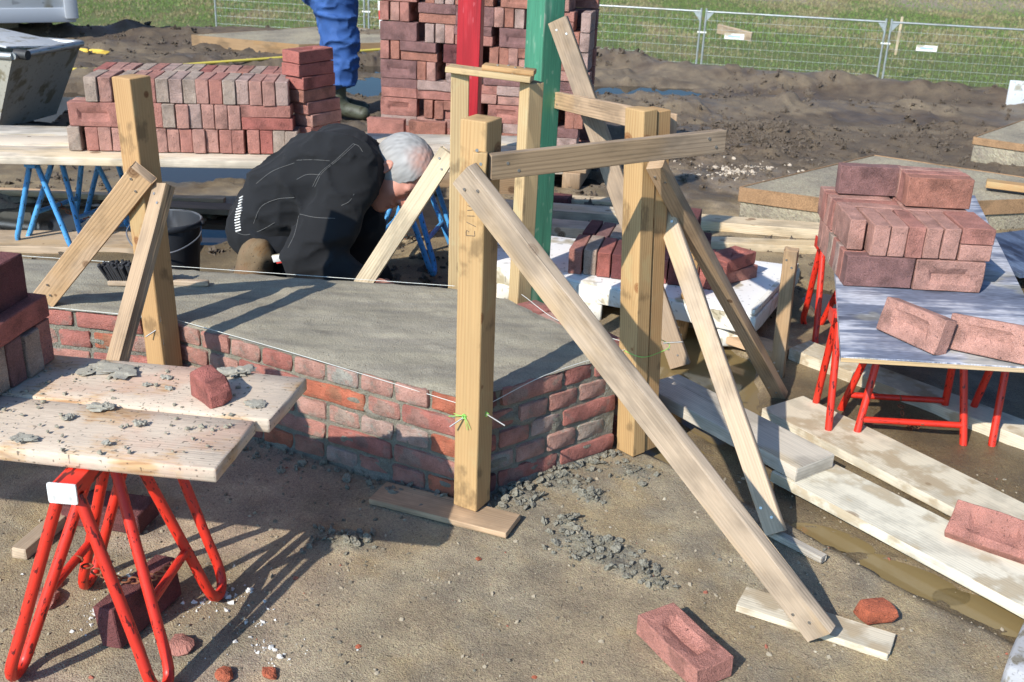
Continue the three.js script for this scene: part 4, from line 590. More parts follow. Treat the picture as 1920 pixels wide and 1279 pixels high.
// ---- plywood table on the right
const RT = 0.395;
{
  const a = at(1577, 668, RT), b = at(1990, 692, RT), c = at(1556, 366, RT), d = at(1828, 366, RT), ux = b.clone().sub(a).normalize(), uz = V(ux.z, 0, -ux.x);
  const w0 = 0.66, n = [a, b.clone(), d, c]; // slightly off square sheet: front left, front right, back right, back left
  const g = block(span(0.5, 0.004, 8), span(0.009, 0.002, 1), span(0.5, 0.004, 12), 0.002, (p) => { const u = p[0] + 0.5, v = 0.5 - p[2], q = n[0].clone().lerp(n[1], u).lerp(n[3].clone().lerp(n[2], u), v); return [q.x - a.x, p[1] + 0.002 * (n2(u * 3, v * 4, 9) - 0.5), q.z - a.z]; });
  { const uv = g.attributes.uv, ps = g.attributes.position; for (let i = 0; i < uv.count; i++) if (Math.abs(g.attributes.normal.getY(i)) > 0.5) uv.setXY(i, ps.getX(i), ps.getZ(i)); }
  const T0 = thing('plywood_sheet', 'paint-smeared pale plywood table top on the red trestles at right', 'table top', V(a.x, RT - 0.0095, a.z)); part('sheet', g, M.ply, T0);
  const lip = timber(0.012, a.distanceTo(b), 0.003, 0.001, 0.0005); const e = part('sheet_edge', lip, M.plyEdge, T0); aim(e, V(0, -0.001, 0), b.clone().sub(a).setY(-0.001), UP); e.position.addScaledVector(uz, -0.0022);
  trestle(V(0.975, 0, -3.06), ux, 0.56, RT - 0.02, 0.125, M.redPaint, 'red trestle sunk in the mud at the near end of the plywood table', { sink: 0.11 });
  trestle(c.clone().lerp(a, 0.33).addScaledVector(ux, -0.05), ux, 0.56, RT - 0.02, 0.13, M.redPaint, 'red trestle under the far end of the plywood table', { sink: 0.05 });
  const G = 'bricks on the plywood table', O = at(1581, 537, RT), O2 = at(1846, 541, RT), X = V(0.999, 0, 0.045).normalize(), Z = V(X.z, 0, -X.x), sc = O.distanceTo(O2) / 0.425, K = (x, dd, y) => O.clone().addScaledVector(X, x).addScaledVector(Z, dd).setY(RT + 0.002 + y), S = (x, dd, y, cl, lb, sh, f = 1) => brick(K(x + BX / 2, dd + BY / 2, y + BZ / 2), X, Z.clone().multiplyScalar(-f), cl, lb, G, 'loose_brick', sh);
  S(0, 0, 0, 'purple', 'dark purple brick on edge at the front bottom left of the plywood stack', 8); S(0.218, -0.004, 0, 'pink', 'brick with hollowed face at the front bottom right of the plywood stack', 2);
  for (let k = 1; k < 8; k++) { S(jit(0.004), k * 0.054, 0, pick(roll.mixed), `${ORD[k]} brick from the front in the left bottom row of the plywood stack`); S(0.218 + jit(0.004), k * 0.054, 0, pick(roll.mixed), `${ORD[k]} brick from the front in the right bottom row of the plywood stack`); }
  // second course: five upright ends, two flat, then rows on edge
  for (let k = 0; k < 5; k++) brick(K(0.066 + k * 0.0545 + BY / 2, 0.102 + jit(0.006), 0.102 + BZ / 2 + 0.002), Z, X, ['pink', 'pink', 'rose', 'pink', 'pink'][k], `${ORD[k]} upright brick from the left at the front of the plywood stack`, G);
  for (let k = 0; k < 2; k++) brick(K(0.066 + 5 * 0.0545 + 0.052, 0.104, 0.102 + BY / 2 + 0.002 + k * 0.0525), Z, UP, ['pink', 'rose'][k], (k ? 'upper' : 'lower') + ' flat brick beside the five upright ones on the plywood stack', G);
  brick(K(0.03, 0.16, 0.102 + BZ / 2 + 0.002), Z, X, 'pink', 'upright brick set back at the left of the five on plywood', G);
  for (let k = 0; k < 5; k++) { S(jit(0.004), 0.215 + k * 0.054, 0.104, pick(['pink', 'rose']), `${ORD[k]} left brick behind the five upright ones on the plywood stack`); S(0.218 + jit(0.004), 0.215 + k * 0.054, 0.104, pick(['pink', 'rose']), `${ORD[k]} right brick behind the five upright ones on the plywood stack`); }
  // third
  S(0.03, 0.36, 0.207, 'purple', 'two-toned brick on edge at the top left of the plywood stack', 9); for (let k = 0; k < 3; k++) S(0.225 + k * -0.002 + jit(0.003), 0.235 + k * 0.056, 0.207, ['brown', 'rose', 'pink'][k], ['front', 'middle', 'rear'][k] + ' of three bricks on edge at the top right of the plywood stack', [9, 8, 7][k]);
  // two loose ones in front
  const lo = (px, py, ang, lean, cl, lb) => { const x = ux.clone().applyAxisAngle(UP, ang), n = V(-x.z, 0, x.x); if (n.z < 0) n.negate(); const m = brick(at(px, py, RT).setY(RT + 0.052), x, n.addScaledVector(UP, lean), cl, lb, G, 'loose_brick', 3); m.position.addScaledVector(n, -0.02); };
  lo(1702, 642, -1.0, 0.25, 'pink', 'loose brick at the left on the plywood, hollowed face to the front'); lo(1846, 668, -0.45, 0.3, 'pink', 'loose brick at the right front of the plywood, hollowed face up front');
}

// ---------------------------------------------------------------- pallet of bricks, white platform, boards
{
  const G = 'bricks stacked on the pallet', a = V(-0.80, 0, -6.10), b = V(0.40, 0, -5.86), ux = b.clone().sub(a).normalize(), uz = V(ux.z, 0, -ux.x), base = 0.13, K = (x, d, y) => a.clone().addScaledVector(ux, x).addScaledVector(uz, d).setY(base + y);
  const pal = thing('wooden_pallet', 'weathered pallet under the tall stack of bricks', 'pallet', a.clone().addScaledVector(ux, 0.55));
  const bd = (x, d, w, y, len, h, along) => { const m = part(along ? 'deck_board' : 'bearer', block(span(w / 2, 0.003, 1), span(h / 2, 0.003, 1), span(len / 2, 0.003, 4), 0.004), M.grey[2], pal); m.quaternion.setFromRotationMatrix(basis(along ? uz : ux, UP, (along ? uz : ux).clone().cross(UP))); m.position.copy(K(x, d, 0).setY(y)).sub(pal.position); };
  for (const x of [0.06, 0.58, 1.12]) bd(x, 0.5, 0.1, 0.052, 1.05, 0.088, false); for (let k = 0; k < 6; k++) bd(0.59, 0.05 + k * 0.18, 0.11, 0.108, 1.22, 0.022, true);
  let row = 0; const rown = ['lowest', 'second', 'third', 'fourth', 'fifth', 'sixth', 'seventh', 'eighth', 'ninth', 'tenth'];
  for (let r = 0; r < 10; r++) {
    let x = r === 0 ? -0.02 : 0.0, i = 0; const W = r > 7 ? 1.12 : 1.2, y0 = r * 0.1035; let kind = r % 2;
    const lb = (t) => `${ORD[i++] ?? 'last'} ${t} brick from the left in the ${rown[r]} course of the pallet stack`;
    while (x < W - 0.06) {
      const pickK = r === 3 || r === 1 ? 2 : kind++ % 3; const c = roll.pallet[Math.floor(rnd() * roll.pallet.length)];
      if (pickK === 0 && x < W - 0.2) { const cl = rnd() < 0.55 ? 'purple' : pick(['rose', 'brown', 'maroon']); brick(K(x + 0.105, 0.03 + jit(0.008), y0 + BZ / 2), ux.clone().addScaledVector(uz, jit(0.02)), uz.clone().negate(), cl, lb('face-on'), G); x += 0.214; if (rnd() < 0.4) x += 0.045; }
      else if (pickK === 2 && x < W - 0.2) { for (const k of [0, 1]) brick(K(x + 0.105 + jit(0.004), 0.055 + jit(0.008), y0 + BY / 2 + k * 0.0515), ux.clone().addScaledVector(uz, jit(0.02)), UP, pick(roll.pallet), lb('flat'), G); x += 0.214; if (rnd() < 0.4) x += 0.035; }
      else { const n = rnd() < 0.5 ? 2 : 3; for (let k = 0; k < n && x < W - 0.05; k++) { brick(K(x + BY / 2, 0.11 + jit(0.012), y0 + BZ / 2), uz.clone().addScaledVector(ux, jit(0.03)), ux, pick(['rose', 'pink', 'brown', 'mauve']), lb('end-on'), G); x += 0.054 + rnd() * 0.006; } if (rnd() < 0.35) x += 0.05; }
    }
    for (let k = 0; k < 5; k++) brick(K(0.13 + k * 0.235, 0.27, y0 + BZ / 2), ux, uz, pick(roll.pallet), `${ORD[k]} set-back brick behind the ${rown[r]} course of the pallet stack`, G);
  }
  for (const [x, d, c] of [[0.06, 0.10, 'rose'], [0.30, 0.12, 'pink'], [0.75, 0.1, 'pink'], [1.0, 0.12, 'rose'], [0.5, 0.32, 'rose'], [0.85, 0.35, 'brown']]) brick(K(x + 0.08, d, 10 * 0.1035 + BY / 2 + 0.002), ux.clone().addScaledVector(uz, jit(0.3)), UP, c, `flat brick lying ${d < 0.11 ? 'near the front' : 'further back'} ${x < 0.2 ? 'at the left' : x < 0.4 ? 'left of middle' : x < 0.6 ? 'in the middle' : x < 0.8 ? 'right of middle' : x < 0.9 ? 'towards the right' : 'at the right'} on top of the pallet stack`, G);
  // a row set out in front of the stack at its foot
  for (let k = 0; k < 3; k++) brick(K(-0.01 + k * 0.235 + 0.1, -0.16 + k * 0.012, -base + BZ / 2 + 0.25), ux.clone().applyAxisAngle(UP, 0.05), uz, ['rose', 'brown', 'rose'][k], `${ORD[k]} brick from the left on the ledge in front of the pallet stack`, G);
  const ledge = thing('ledge_block', 'low block of boards in front of the pallet stack', 'block', K(0.4, -0.16, 0).setY(0)); const lm = part('ledge_board', block(span(0.5, 0.004, 2), span(0.12, 0.004, 1), span(0.1, 0.004, 1), 0.004), M.grey[1], ledge); lm.position.y = 0.125; lm.quaternion.setFromRotationMatrix(basis(ux, UP, ux.clone().cross(UP)));
}
// ---- white foam platform
const PT = 0.145;
{
  const fl = at(905, 492, PT), fr = at(1418, 592, PT), br = at(1503, 498, PT), bl = at(925, 428, PT), c = fl.clone().lerp(br, 0.5).setY(0), q = [fl, fr, br, bl];
  const g = thing('foam_platform', 'white foam platform on feet behind the wall, carrying red bricks', 'platform', c);
  const slab = (in0, y0, y1, mat, nm) => { const m = part(nm, block(span(0.5, 0.008, 10), span(0.5, 0.08, 1), span(0.5, 0.008, 6), 0.01, (p) => { const u = p[0] * in0 + 0.5, v = 0.5 - p[2] * in0, s = q[0].clone().lerp(q[1], u).lerp(q[3].clone().lerp(q[2], u), v).sub(c); const w = (n3(s.x * 20, p[1] * 4, s.z * 20) - 0.5) * 0.006; return [s.x + w, mix(y0, y1, p[1] + 0.5) + w * 0.4, s.z + w]; }), mat, g); const uv = m.geometry.attributes.uv, ps = m.geometry.attributes.position; for (let i = 0; i < uv.count; i++) uv.setXY(i, ps.getX(i), ps.getZ(i) + ps.getY(i)); return m; };
  slab(1, PT - 0.078, PT - 0.012, M.whiteFoam, 'platform_body'); slab(0.965, PT - 0.0125, PT, M.white, 'platform_top');
  const edge = thing; const rim = part('rim', timber(0.022, br.distanceTo(fr) * 0.95, 0.022, 0.003), M.whiteFoam, g); aim(rim, fr.clone().lerp(br, 0.03).sub(c).setY(PT + 0.006), fr.clone().lerp(br, 0.97).sub(c).setY(PT + 0.006), V(1, 0, 0)); rim.position.x -= 0.02;
  for (const [u, v] of [[0.42, 0.05], [0.1, 0.08], [0.9, 0.1], [0.5, 0.9], [0.1, 0.9], [0.9, 0.9]]) { const s = q[0].clone().lerp(q[1], u).lerp(q[3].clone().lerp(q[2], u), v).sub(c); const m = part('foot', block(span(0.045, 0.006, 1), span(0.04, 0.006, 1), span(0.04, 0.006, 1), 0.008), M.whiteFoam, g); m.position.set(s.x, PT - 0.078 - 0.038, s.z); }
  // bricks on it
  const G = 'dark red bricks on the white platform', o = at(1064, 513, PT), e = at(1340, 545, PT), X = e.clone().sub(o).normalize(), Z = V(X.z, 0, -X.x), L = o.distanceTo(e), K = (x, d, y) => o.clone().addScaledVector(X, x).addScaledVector(Z, d).setY(PT + 0.002 + y); let n = Math.floor(L / 0.0565);
  for (let k = 0; k < n + 1; k++) { const cl = ['rose', 'grey', 'red', 'maroon', 'red', 'rose', 'red', 'maroon', 'rose', 'red', 'red'][k % 11]; brick(K(k * 0.0565 + BY / 2, 0.106 + jit(0.008), BZ / 2), Z.clone().addScaledVector(X, jit(0.04)), X, cl, `${ORD[k]} upright brick from the left in the front row on the white platform`, G); }
  for (let k = 0; k < 9; k++) brick(K(0.01 + k * 0.0575 + BY / 2, 0.33 + jit(0.01), BZ / 2 + (k > 4 ? 0 : 0)), Z, X, ['maroon', 'purple', 'grey', 'red', 'maroon', 'red', 'maroon', 'red', 'maroon'][k], `${ORD[k]} upright brick from the left in the rear row on the white platform`, G);
  for (let k = 0; k < 3; k++) brick(K(0.30 + k * 0.06 + BY / 2, 0.30, BZ * 1.5 + 0.004), Z, X, ['maroon', 'red', 'maroon'][k], `${ORD[k]} upright brick from the left of the upper three on the white platform`, G);
  brick(K(L + 0.045, 0.16, BY / 2), X.clone().applyAxisAngle(UP, 0.9), UP, 'rose', 'lower flat brick at the right end of the platform row', G); brick(K(L + 0.04, 0.15, BY * 1.5 + 0.003), X.clone().applyAxisAngle(UP, 1.05), UP, 'red', 'upper flat brick at the right end of the platform row', G);
}
// ---- boards lying about; px corners of the near long edge at ground level
function board(p0, p1, w, t, mat, label, opt = {}) { const a = at(...p0, opt.h ?? 0), b = at(...p1, opt.h ?? 0), d = b.clone().sub(a).normalize(), n = V(d.z, 0, -d.x); if (n.z > 0) n.negate(); if (opt.flip) n.negate(); const m = solo('ground_board', timber(w, a.distanceTo(b), t, 0.004, 0.003, opt.worn ?? 0.006), mat, label, 'board'); const A = a.clone().addScaledVector(n, w / 2), B = b.clone().addScaledVector(n, w / 2); A.y = B.y = (opt.y ?? 0.0) + t / 2; if (opt.tilt) B.y += opt.tilt; aim(m, A, B, n); return m; }
board([1425, 775], [2010, 1085], 0.20, 0.03, M.board[1], 'long bleached board lying in the mud left of the plywood table', { y: -0.012, h: 0 });
board([1440, 900], [2010, 1205], 0.20, 0.03, M.board[0], 'long pale board nearest the muddy trench at right', { y: -0.006 });
{ const m = board([1200, 742], [1492, 905], 0.165, 0.042, M.bleached[2], 'grey whitewashed plank end lying across the boards beside the struts', { y: 0.03, h: 0.03 }); }
board([1475, 672], [1990, 872], 0.13, 0.05, M.board[1], 'brown squared timber lying under the plywood table', { y: -0.01 });
board([1160, 420], [1560, 452], 0.14, 0.05, M.bleached[1], 'pale beam lying behind the white platform, nearer one', { y: 0 }); board([1230, 462], [1548, 476], 0.1, 0.04, M.bleached[1], 'rotten-ended board lying close behind the white platform', { y: -0.005 });
board([900, 402], [1225, 425], 0.16, 0.045, M.bleached[0], 'pale beam lying behind the green post, nearest the platform', { y: 0 }); board([900, 432], [1215, 458], 0.14, 0.05, M.whitewash, 'whitish plank lying right behind the white platform', { y: 0 }); board([1030, 383], [1190, 392], 0.10, 0.03, M.bleached[1], 'short pale board behind the beams near the pallet', { y: 0 });
board([-60, 476], [360, 482], 0.24, 0.035, M.pale[1], 'wide board on the mud under the blue trestle feet', { y: 0.0 }); board([-60, 366], [420, 385], 0.06, 0.03, M.pale[2], 'thin orange batten lying in the mud behind the blue trestle', { y: 0.0 });
board([250, 395], [760, 418], 0.12, 0.03, M.grey[1], 'dark wet board behind the crouching man', { y: -0.005 });
board([1340, 640], [1460, 680], 0.10, 0.03, M.pale[2], 'short board under the corner of the white platform', { y: 0 });
{ const m = board([1375, 1148], [1668, 1243], 0.088, 0.018, M.board[1], 'short thin plank on the pad under the long strut foot', { y: 0.002 }); const n = board([1430, 1005], [1540, 1062], 0.03, 0.018, M.bleached[2], 'split grey lath at the pad edge below the middle strut', { y: 0.004, worn: 0.008 }); }
board([20, 1048], [118, 965], 0.045, 0.03, M.pale[0], 'short batten on the ground behind the red trestle', { y: 0.002, flip: true });
board([1860, 395], [1990, 425], 0.10, 0.03, M.pale[1], 'board leaning low at the right edge behind the plywood table', { y: 0.02 });
board([1845, 360], [1990, 378], 0.08, 0.035, M.fresh[1], 'yellow batten on the concrete slab at the right edge', { y: 0.19, h: 0.17 });
{ const p = at(1900, 470, 0.1), g = solo('blue_board', block(span(0.3, 0.004, 2), span(0.012, 0.003, 1), span(0.22, 0.004, 2), 0.004), std([0.16, 0.22, 0.33], { map: rep(T.ply, 1.3, 1.3), roughness: 0.6 }), 'dark blue stained board at the right edge behind the plywood table', 'board'); g.position.copy(at(1955, 470, 0.12)); g.rotation.set(0.06, 0.3, 0.04); }
// ---- white block at the lower right corner, cast shade put into its colour
{ const c = at(1935, 1235, 0.06), g = solo('foam_block', block(span(0.13, 0.01, 3), span(0.03, 0.01, 1), span(0.09, 0.01, 2), 0.015, (p) => { const w = (n3(p[0] * 18, p[1] * 18, p[2] * 18) - 0.5) * 0.014; return p.map((v) => v + w); }), std([0.40, 0.41, 0.44], { map: rep(T.dirtyWhite, 4, 4), roughness: 0.8 }), 'dirty white foam block with shade painted into its colour, lower right corner', 'block'); g.position.copy(at(1988, 1240, 0.03)); g.rotation.y = 0.95; g.rotation.z = 0.08; }
// ---- loose bricks on the ground
brick(at(1283, 1196, 0.05).setY(0.031), at(1350, 1262, 0.05).sub(at(1248, 1168, 0.05)).setY(0), UP, 'rose', 'whole brick lying hollow side up on the pad in the foreground', undefined, 'loose_brick', 0);
brick(at(1862, 1008, 0.05).setY(0.062), at(1960, 1045, 0.05).sub(at(1800, 990, 0.05)).setY(0), V(-0.2, 0.75, 0.6), 'rose', 'red brick lying tilted on the pale boards at right', undefined, 'loose_brick', 4);
function chip(px, py, r, clay, label, h = 0, sx = 1, s = 1) { const l = lump(r, px * 0.37 + py, 0.45, 1, 0.55); l.scale(sx, 1, 1); const m = solo('brick_chip', l, M['brick_' + clay], label, 'brick chip'); m.position.copy(at(px, py, h)).setY(h + r * 0.28); m.rotation.y = px; return m; }
{ const b = solo('broken_brick', block(span(0.034, 0.004, 3), span(0.018, 0.003, 2), span(0.025, 0.004, 3), 0.003, (p) => { const w = (n3(p[0] * 45, p[1] * 45, p[2] * 45) - 0.5) * 0.016; return [p[0] + w, p[1] + w * 0.5, p[2] + w]; }), M.brick_orange, 'orange-red brick piece on the pad edge at right', 'brick'); b.position.copy(at(1638, 1164)).setY(0.026); b.rotation.y = 0.2; }
chip(340, 1215, 0.028, 'rose', 'pale red brick fragment on the pad right of the red trestle', 0, 1.2); chip(90, 1128, 0.032, 'rose', 'red brick fragment between the legs of the red trestle', 0, 1.3); chip(35, 1188, 0.014, 'red', 'small red sliver left of the red trestle'); chip(420, 1270, 0.022, 'orange', 'red fragment at the bottom edge of the picture'); chip(505, 1266, 0.014, 'orange', 'flat red flake at the bottom edge, right of the fragment', 0, 1.6); chip(105, 1100, 0.02, 'rose', 'flat brick flake behind the red trestle leg'); chip(672, 1215, 0.007, 'orange', 'tiny red speck in the open pad foreground'); chip(897, 1050, 0.007, 'orange', 'tiny red speck below the sole plate'); chip(1925, 1035, 0.025, 'orange', 'orange chip against the tilted brick at right', 0.02); chip(180, 965, 0.035, 'red', 'dark red brick fragment in the shade under the planks'); chip(1003, 1272, 0.006, 'orange', 'tiny red flake near the bottom edge in the middle');
{ const b = brick(at(262, 1128, 0.05).setY(0.052), V(0.35, 0, -1), V(1, 0.1, 0.2), 'maroon', 'dark brick standing on edge under the red trestle', undefined, 'loose_brick', 9); brick(at(205, 945, 0.05).setY(0.03), V(1, 0, 0.2), UP, 'maroon', 'dark brick lying in the shade behind the red trestle', undefined, 'loose_brick', 8); }
brick(at(1032, 384).setY(0.03), V(1, 0, 0.3), UP, 'maroon', 'single dark brick lying beside the pallet foot', undefined, 'loose_brick', 8);
brick(at(1180, 755, 0.1).setY(0.16), V(0.4, 0, -1), UP, 'brown', 'brown block wedged behind the paired posts', undefined, 'loose_brick', 8);

// ---------------------------------------------------------------- background: slabs, skip, cabin, fence, hose
function slabThing(name, q, h0, h1, label, top, side, steel) { const c = q[0].clone().lerp(q[2], 0.5).setY(0), g = thing(name, label, 'slab', c); const m = part('slab_body', block(span(0.5, 0.01, 10), span(0.5, 0.1, 1), span(0.5, 0.01, 8), 0.01, (p) => { const u = p[0] + 0.5, v = 0.5 - p[2], s = q[0].clone().lerp(q[1], u).lerp(q[3].clone().lerp(q[2], u), v).sub(c), w = (n3(s.x * 9, p[1] * 6, s.z * 9) - 0.5) * 0.008; return [s.x + w, mix(h0, h1, p[1] + 0.5) + w * 0.3, s.z + w]; }), top, g); const uv = m.geometry.attributes.uv, ps = m.geometry.attributes.position; for (let i = 0; i < uv.count; i++) uv.setXY(i, ps.getX(i) + ps.getY(i) * 0.3, ps.getZ(i) + ps.getY(i));
  if (steel) for (let i = 0; i < 4; i++) { const a = q[i].clone().sub(c), b = q[(i + 1) % 4].clone().sub(c), d = b.clone().sub(a).normalize(), n = V(-d.z, 0, d.x); if (n.dot(a) < 0) n.negate(); const hh = (h1 - h0) * steel; const e = part('edge_strip', timber(hh, a.distanceTo(b) + 0.008, 0.008, 0.002, 0.0005), side, g); aim(e, a.setY(h1 - hh / 2 + 0.003).addScaledVector(n, 0.006), b.setY(h1 - hh / 2 + 0.003).addScaledVector(n, 0.006), UP); } return g; }
M.rustEdge = std([0.40, 0.25, 0.13], { map: rep(T.brick, 1.2, 1.2), roughness: 0.85 }); M.slabWood = wood([0.36, 0.24, 0.13], true);
slabThing('concrete_slab', [at(1390, 352, 0.17), at(1640, 385, 0.17), at(2130, 365, 0.17), at(1640, 292, 0.17)], 0.0, 0.17, 'large concrete slab with rusty steel edge behind the plywood table', M.slab, M.rustEdge, 0.45);
slabThing('concrete_slab', [at(1828, 258, 0.16), at(2060, 292, 0.16), at(2200, 235, 0.16), at(1960, 212, 0.16)], 0.0, 0.16, 'concrete slab with rusty edge at the far right', M.slab, M.rustEdge, 0.3);
slabThing('timber_platform', [at(360, 66, 0.10), at(560, 84, 0.10), at(860, 78, 0.10), at(640, 48, 0.10)], -0.02, 0.10, 'flat concrete slab with timber sides behind the man in blue', M.slab, M.slabWood, 0.99);
{ // galvanised skip at the left edge
  const z = at(20, 228).z + 0.3, g = thing('mortar_skip', 'galvanised mortar skip at the left edge of the yard', 'skip', V(at(0, 228).x - 0.62, 0, z - 0.35)), R = atZ(86, 98, z), h = R.y, x1 = R.x - g.position.x, bx = atZ(36, 215, z).x - g.position.x, W = 1.9, D = 0.7; g.rotation.y = -0.22;
  const tub = (o) => { const T4 = [[x1 - W - o, h, D / 2 + o], [x1 + o, h, D / 2 + o], [x1 + o, h, -D / 2 - o], [x1 - W - o, h, -D / 2 - o]], B4 = [[bx - W + 0.5, 0.03, 0.3], [bx, 0.03, 0.3], [bx, 0.03, -0.3], [bx - W + 0.5, 0.03, -0.3]], p = [], q = (a, b, c, d) => p.push(...a, ...b, ...c, ...a, ...c, ...d); for (let i = 0; i < 4; i++) { const j = (i + 1) % 4; q(B4[i], B4[j], T4[j], T4[i]); } q(B4[0], B4[3], B4[2], B4[1]); const G = new THREE.BufferGeometry(); G.setAttribute('position', new THREE.Float32BufferAttribute(p, 3)); const uv = []; for (let i = 0; i < p.length; i += 3) uv.push(p[i] + p[i + 2], p[i + 1]); G.setAttribute('uv', new THREE.Float32BufferAttribute(uv, 2)); G.computeVertexNormals(); return G; };
  M.skipSheet = std([0.36, 0.345, 0.295], { metalness: 0.0, roughness: 0.65, map: rep(T.dirtyWhite, 1.4, 1.4), side: THREE.DoubleSide }); part('skip_body', tub(0), M.skipSheet, g);
  for (const [A, B] of [[V(x1 - W, h, D / 2), V(x1, h, D / 2)], [V(x1, h, D / 2), V(x1, h, -D / 2)], [V(x1, h, -D / 2), V(x1 - W, h, -D / 2)]]) part('rim', rod(A, B, 0.022, 10), M.zinc, g);
  const lid = part('lid', block(span(W / 2, 0.004, 3), span(0.006, 0.002, 1), span(D / 2, 0.004, 2), 0.003), std([0.62, 0.65, 0.68], { map: rep(T.dirtyWhite, 1, 1), metalness: 0.15, roughness: 0.6 }), g); lid.position.set(x1 - W / 2 - 0.02, h + 0.03, 0); lid.rotation.x = -0.10; lid.rotation.z = -0.13; lid.position.y += 0.11;
  part('lifting_lug', rod(V(x1 - 0.02, h + 0.01, D / 2 - 0.05), V(x1 + 0.07, h + 0.005, D / 2 - 0.05), 0.03, 10), M.rubberBlack, g);
}
{ // site cabin at the upper left
  const z = -11.0, A = atZ(138, 36, z), g = thing('site_cabin', 'pale grey site cabin at the top left corner', 'cabin', V(A.x - 2.63, A.y - 0.30, z + 1.44)); g.rotation.y = 0.5; const wm = std([0.50, 0.53, 0.57], { map: rep(T.dirtyWhite, 0.4, 0.4), roughness: 0.5 }), fr = std([0.42, 0.44, 0.47], { roughness: 0.5 });
  const wl = part('wall_panel', block(span(3, 0.02, 6), span(1.2, 0.02, 4), span(1.2, 0.02, 3), 0.02), wm, g); wl.position.set(0, 1.55, -1.2); const sill = part('floor_frame', block(span(3.02, 0.01, 2), span(0.07, 0.01, 1), span(1.22, 0.01, 2), 0.01), fr, g); sill.position.set(0, 0.34, -1.2); for (const x of [-2.98, 2.98]) { const p = part('corner_post', block(span(0.06, 0.01, 1), span(1.24, 0.01, 1), span(0.06, 0.01, 1), 0.01), fr, g); p.position.set(x, 1.55, 0.02); }
  const rf = part('roof', block(span(3.1, 0.01, 2), span(0.05, 0.01, 1), span(1.3, 0.01, 2), 0.01), fr, g); rf.position.set(0, 2.82, -1.2); for (const x of [-2.4, 0, 2.4]) { const k = part('support_block', block(span(0.12, 0.01, 1), span(0.3, 0.01, 1), span(0.5, 0.01, 1), 0.01), M.slab, g); k.position.set(x, 0.0, -1.0); }
  const dr = part('door', block(span(0.42, 0.01, 1), span(0.95, 0.01, 1), span(0.02, 0.004, 1), 0.01), fr, g); dr.position.set(-1.2, 1.45, 0.012); const wi = part('window', block(span(0.5, 0.01, 1), span(0.4, 0.01, 1), span(0.02, 0.004, 1), 0.01), phy([0.04, 0.05, 0.06], { roughness: 0.08 }), g); wi.position.set(1.2, 1.9, 0.012);
}
{ // mesh fence panels along the field
  const h = -0.42, a = at(1320, 22, h), b = at(1667, 42, h), d = b.clone().sub(a), L = d.length(); d.normalize(); const FH = 1.62, names = { '-3': 'at the far left behind the cabin', '-2': 'behind the man in blue', '-1': 'behind the brick pallet', '0': 'left of the right-hand coupling', '1': 'at the far right with a name plate' };
  const v0 = new THREE.CylinderGeometry(0.0013, 0.0013, FH - 0.12, 5), plateGeo = block(span(0.19, 0.004, 1), span(0.055, 0.004, 1), span(0.003, 0.001, 1), 0.003);
  M.wire = std([0.50, 0.54, 0.52], { metalness: 0.5, roughness: 0.5 });
  for (let k = -3; k <= 1; k++) {
    const A = a.clone().addScaledVector(d, k * L), g = thing('fence_panel', 'galvanised mesh fence panel ' + names[k], 'fence', A.clone().setY(h - FH), 'mesh fence panels along the field'); const P = (t, y) => V(0, y, 0).addScaledVector(d, t), w = L - 0.10;
    for (const t of [0.05, L - 0.05]) part('upright', rod(P(t, 0), P(t + (t < 1 ? -0.0 : 0.0), FH + 0.06), 0.021, 10), M.zinc, g);
    part('top_rail', rod(P(0.05, FH), P(L - 0.05, FH), 0.019, 10), M.zinc, g); part('bottom_rail', rod(P(0.05, 0.12), P(L - 0.05, 0.12), 0.019, 10), M.zinc, g);
    for (const [t, s] of [[0.05, 1], [L - 0.05, -1]]) { const sh = new THREE.Shape(); sh.moveTo(0, 0); sh.lineTo(s * 0.16, 0); sh.lineTo(0, -0.2); const gs = new THREE.ExtrudeGeometry(sh, { depth: 0.008, bevelEnabled: false }); gs.applyMatrix4(basis(d, UP, d.clone().cross(UP))); const p = P(t, FH); gs.translate(p.x, p.y, p.z); part('corner_plate', gs, M.zinc, g); }
    for (let i = 1; i < 9; i++) part('horizontal_wire', rod(P(0.05, 0.12 + i * (FH - 0.12) / 9), P(L - 0.05, 0.12 + i * (FH - 0.12) / 9), 0.0024, 6), M.wire, g);
    for (let i = 1; i < 30; i++) { const m = part('vertical_wire', v0, M.wire, g); m.position.copy(P(0.05 + i * w / 30, 0.06 + FH / 2)); }
    if (k >= 0) { const t = k === 0 ? 0.62 : 0.6, p = k === 0 ? at(1378, 66, h - 0.5).sub(A).dot(d) : at(1728, 90, h - 0.5).sub(A).dot(d); const m = part('name_plate', plateGeo, M.label, g); m.quaternion.setFromRotationMatrix(basis(d, UP, d.clone().cross(UP))); m.position.copy(P(clamp(p, 0.3, L - 0.3), FH - 0.44)).add(V(0, 0, 0.012)); const bar = part('plate_lettering', block(span(0.12, 0.002, 8), span(0.016, 0.002, 1), span(0.001, 0.0003, 1), 0.001, (q, c) => { if (Math.abs(c[1]) > 0.012) q[1] *= 0.7 + 0.5 * n2(q[0] * 40, 1, 3); }), std([0.35, 0.48, 0.72], { roughness: 0.5 }), m); bar.position.z = 0.005; }
    part('coupler', rod(P(L - 0.09, FH - 0.4), P(L + 0.09, FH - 0.4), 0.02, 8), M.label, g);
  }
}
